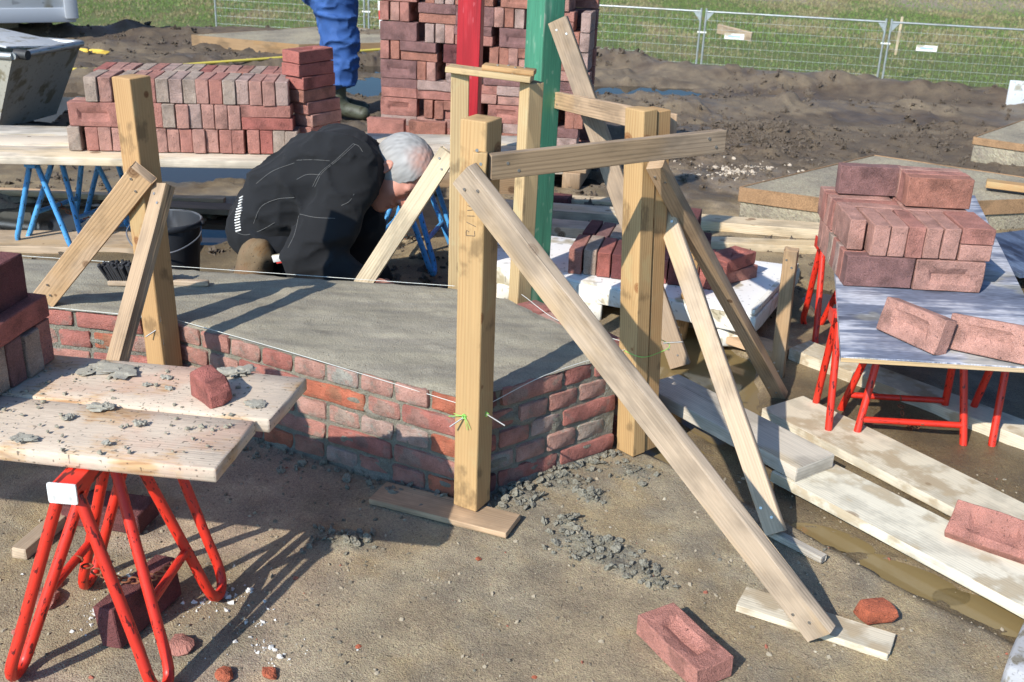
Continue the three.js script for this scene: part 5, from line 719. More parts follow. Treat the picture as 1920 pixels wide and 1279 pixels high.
{ // yellow hose across the mud
  const pts = [[20, 146], [64, 139], [180, 136], [260, 131], [370, 122], [470, 116], [560, 110], [650, 104], [735, 98], [800, 94]].map(([x, y]) => { const p = at(x, y, 0.02); p.y = groundH(p.x, p.z) + 0.02; return p; }); for (let i = 0; i < pts.length; i++) pts[i].y = Math.max(0.02, (pts[Math.max(0, i - 1)].y + pts[i].y + pts[Math.min(pts.length - 1, i + 1)].y) / 3); solo('water_hose', path(pts, 0.013, 8, false, 90), std([0.62, 0.50, 0.09], { roughness: 0.5 }), 'yellow hose lying across the mud behind the stacked bricks', 'hose');
  const lv = thing('work_glove', 'yellow gloves dropped on the mud at upper left', 'gloves', at(168, 97, 0.03)); for (const s of [-1, 1]) { const l = lump(0.06, s * 5, 0.3, 2, 0.45); l.scale(1.5, 1, 0.6); const m = part('glove', l, std([0.75, 0.50, 0.08], { roughness: 0.8 }), lv); m.position.x = s * 0.085; m.rotation.y = s * 0.2; }
  const st = thing('marker_stake', 'small red and white striped marker stake in the field', 'stake', atZ(716, 60, -13.5)); for (let i = 0; i < 4; i++) { const m = part(i % 2 ? 'white_band' : 'red_band', block(span(0.02, 0.003, 1), span(0.055, 0.003, 1), span(0.012, 0.003, 1), 0.003), i % 2 ? M.label : std([0.6, 0.05, 0.05]), st); m.position.y = -0.02 + i * 0.108; m.position.x = -0.008 * i; }
  const wp = thing('white_panel', 'pale metal panel standing on the mud at the far right edge', 'panel', at(1925, 205)); const pm = part('sheet', block(span(0.2, 0.004, 1), span(0.12, 0.004, 1), span(0.012, 0.003, 1), 0.004), std([0.62, 0.66, 0.70], { map: rep(T.dirtyWhite, 1, 1), roughness: 0.5 }), wp); pm.position.y = 0.11; pm.rotation.set(-0.1, 0.15, -0.03); const br = part('brace', rod(V(-0.12, 0.02, 0.02), V(0.08, 0.2, 0.0), 0.012, 8), M.steel, wp);
  { const A = atZ(1686, 60, -24.5), B = atZ(1692, 32, -24.5); const q = solo('field_stake', timber(0.05, A.distanceTo(B) + 0.5, 0.03, 0.004), M.bleached[1], 'thin wooden stake standing in the field at upper right', 'stake'); aim(q, A.clone().add(V(0, -0.5, 0)), B, V(1, 0, 0)); }
  { const A = atZ(1345, 54, -23.6), B = atZ(1410, 70, -23.2); const q = solo('field_board', timber(0.2, A.distanceTo(B), 0.05, 0.006, 0.004, 0.01), M.pale[1], 'pale board propped against the fence left of a name plate', 'board'); aim(q, A, B, V(0, 1, 0.4)); }
}
{ // black mortar bucket behind the wall
  const c = at(322, 500, 0); c.z = -3.80; c.x = atZ(316, 455, -3.8).x; const yT = atZ(316, 410, -3.8).y, r1 = 0.125, r0 = 0.098, g = thing('mortar_bucket', 'black bucket smeared with dried mortar behind the left post', 'bucket', V(c.x, 0, c.z));
  const yb = Math.max(0.0, yT - 0.285), prof = [[0, 0], [r0 - 0.006, 0], [r0, 0.008], [r1 - 0.004, 0.262], [r1 + 0.004, 0.264], [r1 + 0.006, 0.28], [r1, 0.285], [r1 - 0.007, 0.28], [r0 - 0.004, 0.012], [0, 0.01]].map(([r, y]) => new THREE.Vector2(r, y + yb)); const lg = new THREE.LatheGeometry(prof, 40); const bm = std([0.15, 0.155, 0.165], { map: tex(256, 256, (u, v) => { const s = sstep(0.46, 0.68, tfbm(u, v, 9, 5, 1200)); return [0.40 + 0.6 * s, 0.41 + 0.59 * s, 0.43 + 0.57 * s]; }), roughness: 0.6 }); part('pail', lg, bm, g);
  const fill = part('mortar_fill', (() => { const q = new THREE.CircleGeometry(r1 - 0.016, 28); q.rotateX(-Math.PI / 2); return q; })(), M.mortar, g); fill.position.y = yb + 0.2; part('wire_handle', path([V(-r1, yb + 0.27, 0), V(-r1 - 0.01, yb + 0.24, 0.05), V(-0.06, yb + 0.2, r1 + 0.012), V(0.06, yb + 0.2, r1 + 0.012), V(r1 + 0.01, yb + 0.24, 0.05), V(r1, yb + 0.27, 0)], 0.003, 6), M.steel, g);
  for (const s of [-1, 1]) part('handle_ear', (() => { const q = new THREE.SphereGeometry(0.012, 10, 8); q.translate(s * (r1 + 0.004), yb + 0.27, 0); return q; })(), M.rubberBlack, g);
  if (yb > 0.01) { const q = solo('bucket_stand', block(span(0.16, 0.006, 1), span(yb / 2, 0.004, 1), span(0.15, 0.006, 1), 0.006), M.grey[0], 'flat timber block under the black bucket', 'block'); q.position.set(c.x, yb / 2 - 0.002, c.z); }
}
{ // hand brush on the mortar
  const g = thing('hand_brush', 'hand brush with black bristles lying on the wet mortar', 'brush', at(230, 535, WALL_H)), a = at(205, 535, WALL_H).sub(g.position), b = at(392, 538, WALL_H).sub(g.position); const L = a.distanceTo(b);
  const blk = part('brush_handle', block(span(L / 2, 0.006, 12), span(0.009, 0.004, 1), span(0.022, 0.006, 2), 0.006, (p) => { const t = (p[0] + L / 2) / L, w = t < 0.46 ? 1 : t < 0.6 ? mix(1, 0.45, (t - 0.46) / 0.14) : mix(0.45, 0.62, (t - 0.6) / 0.4); p[2] *= w; if (t > 0.97) p[2] *= 0.75; return p; }), M.pale[0], g); aim(blk, a, b, V(0, 1, 0)); blk.quaternion.setFromRotationMatrix(basis(b.clone().sub(a).normalize(), UP, b.clone().sub(a).normalize().cross(UP))); blk.position.y = 0.012;
  const d = b.clone().sub(a).normalize(), n = V(d.z, 0, -d.x), br = []; for (let i = 0; i < 26; i++) for (let j = 0; j < 5; j++) { const t = 0.004 + i * 0.0072, p = a.clone().addScaledVector(d, t).addScaledVector(n, -0.014 + j * 0.007).setY(0.02), e = p.clone().add(V(0, 0.052 + rr(-0.006, 0.006), 0)).addScaledVector(d, (t / 0.19 - 0.55) * 0.03 - 0.008 + jit(0.006)).addScaledVector(n, (j - 2) * 0.005 + jit(0.006)); const c = new THREE.CylinderGeometry(0.0055, 0.0035, p.distanceTo(e), 5); c.applyMatrix4(new THREE.Matrix4().compose(p.clone().lerp(e, 0.5), new THREE.Quaternion().setFromUnitVectors(UP, e.clone().sub(p).normalize()), V(1, 1, 1))); br.push(c); } part('bristles', mergeGeometries(br), std([0.03, 0.03, 0.033], { roughness: 0.9 }), g);
}

// ---------------------------------------------------------------- people
const skinMat = std([1, 1, 1], { vertexColors: true, roughness: 0.6 });
M.jacket = std([0.0125, 0.013, 0.015], { map: rep(T.cloth, 2.5, 2.5), roughness: 1 }); M.trousers = std([0.012, 0.0135, 0.018], { map: rep(T.cloth, 3, 3), roughness: 1 });
M.coverall = std([0.035, 0.115, 0.36], { map: rep(T.cloth, 3, 3), roughness: 0.8 }); M.boot = std([0.07, 0.075, 0.05], { map: rep(T.dirtyWhite, 4, 4), roughness: 0.6 }); M.muddyBoot = std([0.26, 0.20, 0.13], { map: rep(T.dusty, 3, 3), roughness: 0.9 });
M.thread = std([0.15, 0.147, 0.14], { roughness: 0.9 });
const crease = (x, y, z, a) => { const w = n3(x * 5, y * 5, z * 5) * 1.2, q = 1 - Math.abs(2 * n3(x * 7 + w * 2, y * 9 - w, z * 7) - 1), p = 1 - Math.abs(2 * n3(x * 15 + 7, y * 19 + w * 2, z * 15) - 1); return -a * (Math.pow(q, 3) * 0.017 + Math.pow(p, 3) * 0.007) + a * 0.006; };
const bounds = (ps, m) => [[0, 1, 2].map((i) => Math.min(...ps.map((p) => p.toArray()[i])) - m), [0, 1, 2].map((i) => Math.max(...ps.map((p) => p.toArray()[i])) + m)];
const chainD = (x, y, z, c, k) => { let d = 9; for (let i = 0; i < c.length - 1; i++) { const e = cap(x, y, z, c[i][0], c[i + 1][0], c[i][1], c[i + 1][1]); d = d > 8 ? e : smin(d, e, k); } return d; };
const ell = (x, y, z, cx, cy, cz, rx, ry, rz) => { const a = (x - cx) / rx, b = (y - cy) / ry, c = (z - cz) / rz, q = Math.hypot(a, b, c); return (q - 1) * Math.min(rx, ry, rz); };
// head: c = chin to crown, f = where the face looks; returns skin and hair geometry
function head(C, c, f, hairTone, bald, K = 1) {
  c = c.clone().normalize(); f = f.clone().addScaledVector(c, -f.dot(c)).normalize(); const s = c.clone().cross(f);
  const loc = (x, y, z) => { const p = V(x - C.x, y - C.y, z - C.z); return [p.dot(c) / K, p.dot(f) / K, p.dot(s) / K]; };
  const skull = (a, b, w) => ell(a, b, w, 0.035, -0.012, 0, 0.095, 0.098, 0.077);
  const skin = (x, y, z) => {
    const [a, b, w] = loc(x, y, z), q = Math.abs(w); let d = skull(a, b, w);
    d = smin(d, ell(a, b, w, -0.045, 0.032, 0, 0.075, 0.06, 0.057), 0.03); d = smin(d, ell(a, b, w, -0.098, 0.062, 0, 0.022, 0.026, 0.026), 0.022);
    d = smin(d, cap(a, b, q, V(0.030, 0.083, 0.008), V(0.026, 0.076, 0.042), 0.011, 0.010), 0.014);
    d = smin(d, cap(a, b, w, V(0.018, 0.088, 0), V(-0.026, 0.108, 0), 0.010, 0.0155), 0.010); d = smin(d, ell(a, b, q, -0.026, 0.093, 0.015, 0.009, 0.012, 0.009), 0.006);
    d = -smin(-d, ell(a, b, q, 0.008, 0.096, 0.033, 0.013, 0.016, 0.018) * 1, 0.008); d = smin(d, ell(a, b, q, 0.006, 0.076, 0.032, 0.011, 0.011, 0.013), 0.002);
    d = smin(d, ell(a, b, w, -0.054, 0.086, 0, 0.006, 0.010, 0.024), 0.004); d = smin(d, ell(a, b, w, -0.067, 0.084, 0, 0.007, 0.010, 0.020), 0.004); d = Math.max(d, -ell(a, b, w, -0.0605, 0.098, 0, 0.0018, 0.012, 0.022));
    d = smin(d, ell(a, b, q, -0.012, 0.05, 0.045, 0.03, 0.03, 0.02), 0.02);
    let e = ell(a, b, q, -0.004, -0.012, 0.083, 0.034, 0.019, 0.010); e = Math.max(e, -ell(a, b, q, -0.002, -0.006, 0.094, 0.022, 0.010, 0.008)); d = smin(d, e, 0.006);
    return smin(d, cap(a, b, w, V(-0.06, -0.02, 0), V(-0.22, -0.055, 0), 0.055, 0.064), 0.03);
  };
  const line = (a, b) => b - 0.052 - 0.10 * (a - 0.06) + (a < 0.0 ? 0.035 * sstep(0.0, -0.05, a) : 0);
  const hair = (x, y, z) => { const [a, b, w] = loc(x, y, z), st = n3(a * 40 + b * 30, b * 90, w * 150) - 0.5; return Math.max(skull(a, b, w) - 0.0075 - st * 0.002, line(a, b) + st * 0.02 - 0.012 * Math.abs(w) / 0.07, -0.075 - a + 0.4 * (b + 0.05)); };
  const paintS = (x, y, z) => { const [a, b, w] = loc(x, y, z), v = n3(x * 60, y * 60, z * 60), red = 0.5 * Math.exp(-(((b - 0.1) / 0.03) ** 2 + ((a + 0.02) / 0.03) ** 2)) + 0.25 * v; const lips = ell(a, b, w, -0.06, 0.09, 0, 0.014, 0.012, 0.024) < 0 ? 0.4 : 0, eye = ell(a, b, Math.abs(w), 0.006, 0.082, 0.032, 0.006, 0.008, 0.010) < 0; if (eye) return [0.30, 0.26, 0.23]; return [0.52 - 0.06 * red, 0.245 - 0.09 * red - 0.05 * lips, 0.175 - 0.07 * red - 0.04 * lips]; };
  const paintH = (x, y, z) => { const [a, b, w] = loc(x, y, z), k = 0.62 + 0.5 * n3(a * 30 + 9, b * 120, w * 190) + 0.25 * n3(a * 14, b * 14, w * 14), t = bald * sstep(0.055, 0.11, a) * sstep(-0.05, 0.02, b) * (0.5 + n3(x * 90, y * 90, z * 90) * 0.7); return hairTone.map((v, i) => mix(v * k, [0.46, 0.25, 0.19][i], clamp(t))); };
  const lo = [C.x - 0.2, C.y - 0.2, C.z - 0.2], hi = [C.x + 0.2, C.y + 0.2, C.z + 0.2];
  return [shell(skin, lo, hi, 0.0055, paintS), shell(hair, lo, hi, 0.004, paintH)];
}
const handSkin = () => [0.50, 0.235, 0.17];
// hand: W wrist, d direction of the fingers, n back of the hand
function hand(W, d, n, curl, thumbSide) {
  d = d.clone().normalize(); n = n.clone().addScaledVector(d, -n.dot(d)).normalize(); const s = d.clone().cross(n).multiplyScalar(thumbSide), P = (a, b, c) => W.clone().addScaledVector(d, a).addScaledVector(n, b).addScaledVector(s, c), ch = [];
  [[0.026, 0.072, 1], [0.009, 0.080, 1.0], [-0.009, 0.075, 1], [-0.026, 0.058, 0.9]].forEach(([c, l, r], i) => { let p = P(0.088 - Math.abs(i - 1) * 0.004, 0, c), ang = curl * 0.35; const q = [[p, 0.0095 * r]]; for (const f of [0.45, 0.32, 0.23]) { p = p.clone().addScaledVector(d, Math.cos(ang) * l * f).addScaledVector(n, -Math.sin(ang) * l * f); q.push([p, (0.0088 - 0.0008 * q.length) * r]); ang += curl * 0.6; } ch.push(q); });
  ch.push([[P(0.022, -0.004, 0.030), 0.0125], [P(0.052, -0.014, 0.052), 0.0105], [P(0.078, -0.026, 0.050), 0.0085]]);
  const sdf = (x, y, z) => { const v = V(x, y, z).sub(W), a = v.dot(d), b = v.dot(n), c = v.dot(s); let q = smin(ell(a, b, c, 0.052, 0, 0, 0.052, 0.0155, 0.043), cap(a, b, c, V(-0.05, 0, 0), V(0.02, 0, 0), 0.028, 0.024), 0.02); for (const k of ch) q = smin(q, chainD(x, y, z, k, 0.003), 0.005); return q; };
  const [lo, hi] = bounds([W, P(0.2, 0, 0), P(0.05, 0.05, 0), P(0.05, -0.1, 0), P(0.05, 0, 0.08), P(0.05, 0, -0.06)], 0.05); return shell(sdf, lo, hi, 0.0045, handSkin);
}
{ // the bricklayer, crouching behind the wall
  const z0 = -3.80, J = (x, y, dz = 0) => atZ(x, y, z0 + dz), g = thing('person', 'crouching grey-haired man in black work jacket bent over behind the wall', 'person', J(560, 420).setY(0));
  const spine = (dz) => [[J(488, 425, dz), 0.115], [J(530, 372, dz), 0.118], [J(590, 330, dz), 0.125], [J(640, 312, dz), 0.12], [J(668, 320, dz), 0.095]];
  const aN = [[J(655, 342, 0.17), 0.092], [J(618, 420, 0.24), 0.078], [J(572, 483, 0.27), 0.068], [J(625, 512, 0.28), 0.058], [J(672, 527, 0.27), 0.050]], aF = [[J(670, 332, -0.17), 0.088], [J(676, 410, -0.22), 0.074], [J(664, 470, -0.2), 0.064], [J(705, 520, -0.1), 0.052]];
  const hN = [J(505, 432, 0.09), J(610, 490, 0.13), J(530, 520, 0.10)], hF = [J(505, 432, -0.1), J(675, 425, -0.12), J(640, 560, -0.13)];
  const folds = (x, y, z) => crease(x, y, z, 1.15);
  const jacket = (x, y, z) => { let d = smin(chainD(x, y, z, spine(0.085), 0.06), chainD(x, y, z, spine(-0.085), 0.06), 0.09); d = smin(d, cap(x, y, z, J(652, 324, 0.13), J(656, 322, -0.13), 0.10, 0.10), 0.08); d = smin(d, chainD(x, y, z, aN, 0.05), 0.035); d = smin(d, chainD(x, y, z, aF, 0.05), 0.035); return d + folds(x, y, z); };
  const all = [...spine(0.2), ...aN, ...aF, ...spine(-0.2)].map((q) => q[0]); let [lo, hi] = bounds(all, 0.15);
  const jg = shell(jacket, lo, hi, 0.0125); part('jacket', local(jg, g), M.jacket, g);
  // raised collar round the neck
  { const N = J(698, 316), ax = J(740, 306).sub(J(690, 322)).normalize(), col = (x, y, z) => { const p = V(x, y, z).sub(N), t = p.dot(ax), r = p.clone().addScaledVector(ax, -t).length(), R = 0.080 + 0.15 * t; return Math.max(Math.abs(r - R) - 0.007, Math.abs(t) - 0.040) - 0.004 + 0.003 * Math.sin(x * 70); }; const [l, h] = bounds([N], 0.16); part('collar', local(shell(col, l, h, 0.0065), g), M.jacket, g); }
  const legs = (x, y, z) => { let d = smin(cap(x, y, z, J(492, 432, 0.08), J(492, 432, -0.08), 0.112, 0.112), cap(x, y, z, hN[0], hN[1], 0.10, 0.085), 0.06); d = smin(d, cap(x, y, z, hN[1], hN[2], 0.08, 0.06), 0.03); d = smin(d, cap(x, y, z, hF[0], hF[1], 0.11, 0.085), 0.06); d = smin(d, cap(x, y, z, hF[1], hF[2], 0.083, 0.062), 0.03); return d + folds(y, x, z) * 0.8; };
  [lo, hi] = bounds([...hN, ...hF, J(492, 432)], 0.18); part('trousers', local(shell(legs, lo, hi, 0.0135), g), M.trousers, g);
  // boots: the kneeling one shows its muddy heel, the other stands
  const A = hN[2], tan = [[J(482, 478, 0.20), 0.062], [J(474, 515, 0.20), 0.060], [J(486, 560, 0.18), 0.06]]; [lo, hi] = bounds(tan.map((q) => q[0]), 0.12); part('boot', local(shell((x, y, z) => chainD(x, y, z, tan, 0.03) + 0.012 * (n3(x * 26, y * 20, z * 26) - 0.5), lo, hi, 0.009), g), M.muddyBoot, g);
  { const B = hF[2].clone(); B.y = 0.05; const c2 = [[hF[2], 0.066], [B.clone().add(V(0.0, 0.03, 0)), 0.06], [B.clone().add(V(0.16, -0.005, 0.02)), 0.045]];[lo, hi] = bounds(c2.map((q) => q[0]), 0.1); part('boot', local(shell((x, y, z) => Math.max(chainD(x, y, z, c2, 0.03), 0.002 - y), lo, hi, 0.010), g), M.boot, g); }
  // body: head, neck and hands as one figure
  const [sk, hr] = head(J(744, 326, 0.03), V(0.80, 0.50, 0.04), V(0.48, -0.76, 0.44), [0.30, 0.29, 0.275], 1.0, 1.1), hw = aN[4][0], h1 = hand(hw.clone().add(V(0.03, -0.008, 0)), V(0.9, -0.35, -0.05), V(0.2, 0.8, 0.5), 0.9, 1), h2 = hand(aF[3][0].clone().add(V(0.02, -0.01, 0.01)), V(0.7, -0.6, 0.2), V(0.4, 0.8, 0.2), 0.9, -1);
  const inner = shell((x, y, z) => { let d = chainD(x, y, z, [[J(500, 425), 0.09], [J(590, 340), 0.09], [J(680, 322), 0.08], [J(735, 316), 0.055]], 0.05); for (const a of [aN, aF]) d = smin(d, chainD(x, y, z, a.map(([p, r]) => [p, r * 0.55]), 0.03), 0.04); for (const l of [hN, hF]) d = smin(d, Math.min(cap(x, y, z, l[0], l[1], 0.075, 0.05), cap(x, y, z, l[1], l[2], 0.05, 0.04)), 0.03); return d; }, bounds([...all, ...hN, ...hF], 0.1)[0], bounds([...all, ...hN, ...hF], 0.1)[1], 0.02, handSkin);
  part('body', local(mergeGeometries([inner, sk, h1, h2]), g), skinMat, g); part('hair', local(hr, g), std([1, 1, 1], { vertexColors: true, roughness: 0.75 }), g);
  // pale double seams on the jacket, laid on its surface
  const lay = (px, py) => { const d = sight(px, py).normalize(), o = V(0, CAM_H, 0); let t = 3.0; for (let i = 0; i < 60; i++) { const p = o.clone().addScaledVector(d, t), e = jacket(p.x, p.y, p.z); if (e < 0.0012) break; t += Math.max(e * 0.7, 0.001); if (t > 5) return null; } return o.clone().addScaledVector(d, t); };
  const seam = (pts, r = 0.0008) => { const c = new THREE.CatmullRomCurve3(pts.map(([x, y]) => V(x, y, 0))), q = c.getSpacedPoints(pts.length * 6).map((p) => lay(p.x, p.y)).filter(Boolean); if (q.length > 3) part('stitching', local(path(q, r, 5, false, q.length * 2), g), M.thread, g); };
  for (const o of [0, 4]) { seam([[662 + o, 270 + o * 0.3], [630 + o, 300], [600 + o, 325], [586 + o, 350 + o * 0.3]]); }
  seam([[556, 301], [585, 300], [618, 302]]); seam([[480, 345], [510, 322], [552, 306]]); seam([[556, 337], [575, 328], [600, 328]]); seam([[475, 420], [490, 388], [520, 374], [552, 371]]); seam([[442, 436], [460, 441], [490, 432], [515, 418]]); seam([[562, 402], [590, 408], [628, 410]]); seam([[560, 405], [552, 440], [540, 465]]); seam([[640, 386], [655, 378], [664, 364]]); seam([[662, 270], [672, 274], [680, 285]]);
  { // reflective piping at the hem and a folding rule in the side pocket
    for (let i = 0; i < 13; i++) { const y = 372 + i * 5.2, x = 452 - i * 0.9 + (i > 8 ? (i - 8) * 1.4 : 0), w = i < 4 ? 5 : 9, a = lay(x - w * 0.5, y), b = lay(x + w * 0.6, y - 3); if (a && b) part('reflective_piping', local(rod(a, b, 0.0032, 5), g), M.label, g); }
    const p = J(521, 484, 0.24), r = part('folding_rule', block(span(0.019, 0.002, 1), span(0.013, 0.002, 1), span(0.006, 0.002, 1), 0.002), M.label, g); r.position.copy(p).sub(g.position); r.rotation.set(0.1, 0, 0.22); const k = part('rule_stripe', block(span(0.014, 0.001, 1), span(0.003, 0.001, 1), span(0.006, 0.001, 1), 0.001), std([0.55, 0.04, 0.03]), r); k.position.set(0.005, -0.0165, 0);
    const lg = lay(709, 374) ?? J(709, 374, 0.1); for (const s of [-1, 1]) part('collar_emblem', local(path([lg.clone().add(V(s * 0.008 - 0.007, -0.006, 0.004)), lg.clone().add(V(s * 0.008, 0.007, 0.004)), lg.clone().add(V(s * 0.008 + 0.007, -0.006, 0.004))], 0.0016, 5), g), M.thread, g); }
}
function standing(origin, face, label, o) { // upright person, facing 'face'
  const g = thing('person', label, 'person', origin), f = face.clone().normalize(), s = V(-f.z, 0, f.x), P = (a, y, c) => V(0, y, 0).addScaledVector(f, a).addScaledVector(s, c);
  const leg = (k) => [[P(o.st * k - 0.03, 0.92, 0.085 * k), 0.138], [P(o.st * k * 0.9 + 0.015, 0.52, 0.095 * k), 0.118], [P(o.st * k - 0.01, 0.235, 0.10 * k), 0.108]];
  const fold = (x, y, z) => crease(x * 0.8, y * 1.1, z * 0.8, 1.9);
  const suit = (x, y, z) => { let d = smin(chainD(x, y, z, leg(1), 0.03), chainD(x, y, z, leg(-1), 0.03), 0.02); const seat = P(-0.07, 0.90, 0); d = smin(d, ell(x, y, z, seat.x, 0.88, seat.z, 0.17, 0.15, 0.19), 0.05); d = smin(d, chainD(x, y, z, [[P(-0.02, 1.0, 0.06), 0.13], [P(0, 1.3, 0.07), 0.135], [P(0, 1.42, 0.08), 0.10]], 0.05), 0.05); d = smin(d, chainD(x, y, z, [[P(-0.02, 1.0, -0.06), 0.13], [P(0, 1.3, -0.07), 0.135], [P(0, 1.42, -0.08), 0.10]], 0.05), 0.05); for (const k of [1, -1]) d = smin(d, chainD(x, y, z, [[P(0, 1.43, 0.19 * k), 0.075], [P(0.02, 1.14, 0.26 * k), 0.062], [P(0.20, 0.98, 0.22 * k), 0.05]], 0.03), 0.03); return Math.max(d + fold(x, y, z), 0.225 + 0.02 * Math.sin(x * 40 + z * 30) - y); };
  part('coverall', shell(suit, [-0.5, 0.15, -0.5], [0.5, 1.62, 0.5], 0.0155), o.suit, g);
  for (const k of [1, -1]) { const A = P(o.st * k - 0.01, 0.30, 0.10 * k), B = P(o.st * k - 0.02, 0.075, 0.10 * k), T2 = P(o.st * k + 0.17, 0.045, 0.115 * k), c = [[A, 0.066], [P(o.st * k - 0.02, 0.14, 0.1 * k), 0.055], [B, 0.056]], [lo, hi] = bounds([A, B, T2, P(o.st * k - 0.1, 0.02, 0.1 * k)], 0.1); part('boot', shell((x, y, z) => Math.max(smin(chainD(x, y, z, c, 0.02), cap(x, y, z, B, T2, 0.052, 0.046), 0.04) + 0.006 * (n3(x * 22, y * 22, z * 22) - 0.5), 0.004 - y), lo, hi, 0.009), M.boot, g); }
  const [sk, hr] = head(P(0.05, 1.68, 0), V(0.1, 1, 0), f.clone().add(V(0, -0.15, 0)), [0.06, 0.045, 0.03], 0), h1 = hand(P(0.215, 0.965, 0.215), f.clone().add(V(0, -0.4, 0)), V(0, 1, 0), 0.7, 1), h2 = hand(P(0.215, 0.965, -0.215), f.clone().add(V(0, -0.4, 0)), V(0, 1, 0), 0.7, -1), inn = shell((x, y, z) => smin(chainD(x, y, z, [[P(0.02, 1.52, 0), 0.06], [P(0, 1.4, 0), 0.09], [P(-0.02, 1.0, 0), 0.1]], 0.04), smin(cap(x, y, z, P(o.st, 0.9, 0.085), P(o.st, 0.3, 0.1), 0.08, 0.04), cap(x, y, z, P(-o.st, 0.9, -0.085), P(-o.st, 0.3, -0.1), 0.08, 0.04), 0.02), 0.05), [-0.3, 0.2, -0.3], [0.3, 1.65, 0.3], 0.02, handSkin);
  part('body', mergeGeometries([inn, sk, h1, h2]), skinMat, g); part('hair', hr, std([1, 1, 1], { vertexColors: true, roughness: 0.8 }), g); return g;
}
{ const p = at(640, 219); standing(V(p.x - 0.01, groundH(p.x, p.z) * 0.5, p.z), V(1, 0, 0.12), 'standing person in blue coveralls and green rubber boots behind the stacked bricks', { st: 0.035, suit: M.coverall }); }

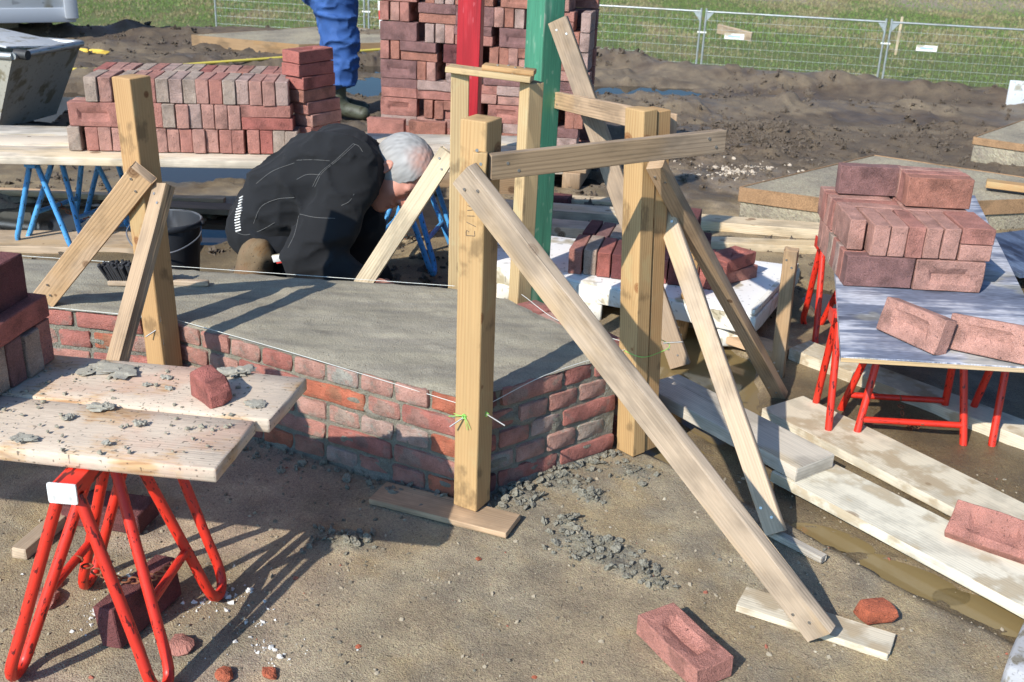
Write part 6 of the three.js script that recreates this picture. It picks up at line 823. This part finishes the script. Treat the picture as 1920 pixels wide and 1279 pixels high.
// ---------------------------------------------------------------- things nobody could count
{
  const m4 = new THREE.Matrix4(), q4 = new THREE.Quaternion(), put = (im, i, x, y, z, k, ky = 1) => { q4.setFromEuler(new THREE.Euler(rnd() * 6, rnd() * 6, rnd() * 6)); m4.compose(V(x, y, z), q4, V(k, k * ky, k)); im.setMatrixAt(i, m4); };
  // fresh mortar droppings along the wall foot and on the pad
  const N1 = 2400, dr = stuff('mortar_droppings', lump(0.0055, 9, 0.6, 1, 0.7, 2), M.joint, N1, 'crumbled grey mortar droppings along the wall foot and on the pad', 'mortar');
  const C = WP[2], I = WP[1], R = WP[3]; const heaps = HEAPS;
  for (let i = 0; i < N1; i++) { const k = rnd(); let x, z, sc = 0.16 + Math.pow(rnd(), 6) * 2.2, hh = 0; if (k < 0.2) { const t = rnd(), o = Math.abs(jit(1) * jit(1)) * 0.12; x = mix(C[0], R[0], t) + 0.62 * o; z = mix(C[1], R[1], t) + 0.784 * o; hh = 0.004 * (1 - o / 0.12); } else if (k < 0.4) { const t = rnd() * 1.0, o = Math.abs(jit(1) * jit(1)) * 0.13; x = mix(C[0], I[0], t) - 0.446 * o; z = mix(C[1], I[1], t) + 0.895 * o; hh = 0.004 * (1 - o / 0.13); } else if (k < 0.93) { const [c, r] = pick(heaps), a = rnd() * 6.28, q = r * Math.sqrt(-Math.log(1 - rnd() * 0.97)) * 0.95; x = c.x + Math.cos(a) * q * 1.3; z = c.z + Math.sin(a) * q; hh = 0.004 * Math.exp(-q * q / r / r * 2); } else { x = rr(-1.0, 1.0); z = rr(-2.4, -1.6); sc *= 0.5; }
    if (padEdge(x, z) > 0.02) { x = -0.3 - rnd() * 0.4; z = -2.2 + rnd() * 0.2; } put(dr, i, x, groundH(x, z) + hh * rnd() + 0.003 * sc, z, sc, 0.7); }
  // whitish plaster splashes
  const N2 = 220, ws = stuff('plaster_crumbs', lump(0.006, 3, 0.5, 0, 0.7), std([0.60, 0.58, 0.54], { roughness: 0.9 }), N2, 'white plaster crumbs on the pad around the red trestle', 'plaster'); const wh = [[430, 1120], [470, 1105], [485, 1170], [495, 1215], [525, 1235], [380, 1130], [240, 1080], [170, 1160]].map(([x, y]) => at(x, y));
  for (let i = 0; i < N2; i++) { const c = pick(wh), a = rnd() * 6.28, q = Math.abs(jit(1) * jit(1)) * (rnd() < 0.25 ? 0.35 : 0.10), x = c.x + Math.cos(a) * q, z = c.z + Math.sin(a) * q; put(ws, i, x, groundH(x, z) + 0.001, z, 0.25 + Math.pow(rnd(), 3) * 1.1, 0.6); }
  // grit on the pad
  const N3 = 3600, gr = stuff('grit', lump(0.004, 6, 0.45, 0, 0.8), std([0.30, 0.25, 0.18], { roughness: 0.95 }), N3, 'fine grit and small stones on the pad', 'grit'), cc = new THREE.Color(); for (let i = 0; i < N3; i++) { const x = rr(-1.3, 1.5), z = rr(-2.75, -1.5); put(gr, i, x, groundH(x, z) + 0.0005, z, 0.25 + Math.pow(rnd(), 4) * 1.5, 0.8); const t = rnd(); gr.setColorAt(i, t < 0.05 ? cc.setRGB(1.0, 0.4, 0.35) : t < 0.4 ? cc.setRGB(0.55, 0.55, 0.55) : t < 0.44 ? cc.setRGB(1.3, 1.35, 1.4) : cc.setRGB(1, 1, 1)); }
  // clods on the mud behind
  const N4 = 9000, cl = stuff('mud_clods', lump(0.02, 12, 0.8, 1, 0.7, 2.2), std([0.14, 0.108, 0.08], { map: rep(T.grit, 3, 3), roughness: 0.8 }), N4, 'dark clods of earth on the churned mud', 'earth'); for (let i = 0; i < N4; i++) { let x, z; const cl0 = rnd() < 0.16 ? at(pick([1400, 1430, 1470, 1740]), pick([255, 262, 275, 240])) : null; do { z = -rr(4.0, 12.6); x = rr(-0.75, 0.75) * -z; if (cl0) { x = cl0.x + jit(0.7) * rnd(); z = cl0.z + jit(0.5) * rnd(); break; } } while (crestZ(x) > z + 0.2 || n2(x * 1.3, z * 2.1, 71) < 0.42 || bowl(x, z)[0] > 0.02); const e = crestZ(x) + 0.9 > z && rnd() < 0.5 ? 1.6 : 1; put(cl, i, x, groundH(x, z), z, (0.2 + Math.pow(rnd(), 3) * 1.3) * e, 0.75); }
  // pale rubble on the drier patch
  const N5 = 260, rb = stuff('pale_rubble', lump(0.012, 15, 0.5, 0, 0.7), std([0.44, 0.37, 0.29], { roughness: 0.9 }), N5, 'pale crushed rubble on the drier mud behind the platform', 'rubble'); for (let i = 0; i < N5; i++) { const c = at(pick([1360, 1385, 1410]), pick([325, 330, 318])), a = rnd() * 6.28, q = Math.abs(jit(1) * jit(1)) * (rnd() < 0.4 ? 1.3 : 0.4), x = c.x + Math.cos(a) * q, z = c.z + Math.sin(a) * q * 0.7; put(rb, i, x, groundH(x, z) + 0.003, z, 0.3 + Math.pow(rnd(), 3) * 1.3, 0.5); }
  // grass of the field
  const bl = []; for (let i = 0; i < 7; i++) { const a = rnd() * 6.28, h = rr(0.05, 0.15), b = rr(0.01, 0.07), w = 0.007, x = jit(0.04), z = jit(0.04), g = new THREE.BufferGeometry(), ca = Math.cos(a), sa = Math.sin(a); g.setAttribute('position', new THREE.Float32BufferAttribute([x - sa * w, 0, z + ca * w, x + sa * w, 0, z - ca * w, x + ca * b * 0.4 - sa * w * 0.7, h * 0.6, z + sa * b * 0.4 + ca * w * 0.7, x + ca * b * 0.4 + sa * w * 0.7, h * 0.6, z + sa * b * 0.4 - ca * w * 0.7, x + ca * b, h, z + sa * b], 3)); g.setIndex([0, 1, 2, 1, 3, 2, 2, 3, 4]); g.computeVertexNormals(); bl.push(g); }
  const N6 = 90000, gs = stuff('grass', mergeGeometries(bl), std([0.17, 0.22, 0.065], { roughness: 0.8, side: THREE.DoubleSide }), N6, 'rough green and straw-coloured grass of the field', 'grass');
  for (let i = 0; i < N6; i++) { let x, z; do { z = -(10.5 + Math.pow(rnd(), 0.8) * 42); x = rr(-0.62, 0.66) * -z; } while (crestZ(x) - z < 0.25 + 0.5 * rnd()); const d = sstep(0.46, 0.64, fbm(x * 0.5, z * 0.28, 4, 28) * 0.6 + fbm(x * 2.2, z * 1.3, 4, 29) * 0.4), dry = rnd() < 0.12 + 0.75 * d; q4.setFromEuler(new THREE.Euler(jit(0.2), rnd() * 6, jit(0.2))); const k = rr(0.25, 0.6) * (dry ? 1.2 : 0.9) * (z < -30 ? 1.5 : 1); m4.compose(V(x, groundH(x, z) - 0.01, z), q4, V(k, k, k)); gs.setMatrixAt(i, m4); const b = rr(0.7, 1.3); gs.setColorAt(i, dry ? cc.setRGB(1.6 * b, 1.1 * b, 1.8 * b) : cc.setRGB(0.85 * b, 1.0 * b, 0.8 * b)); }
}

renderer.render(scene, camera);
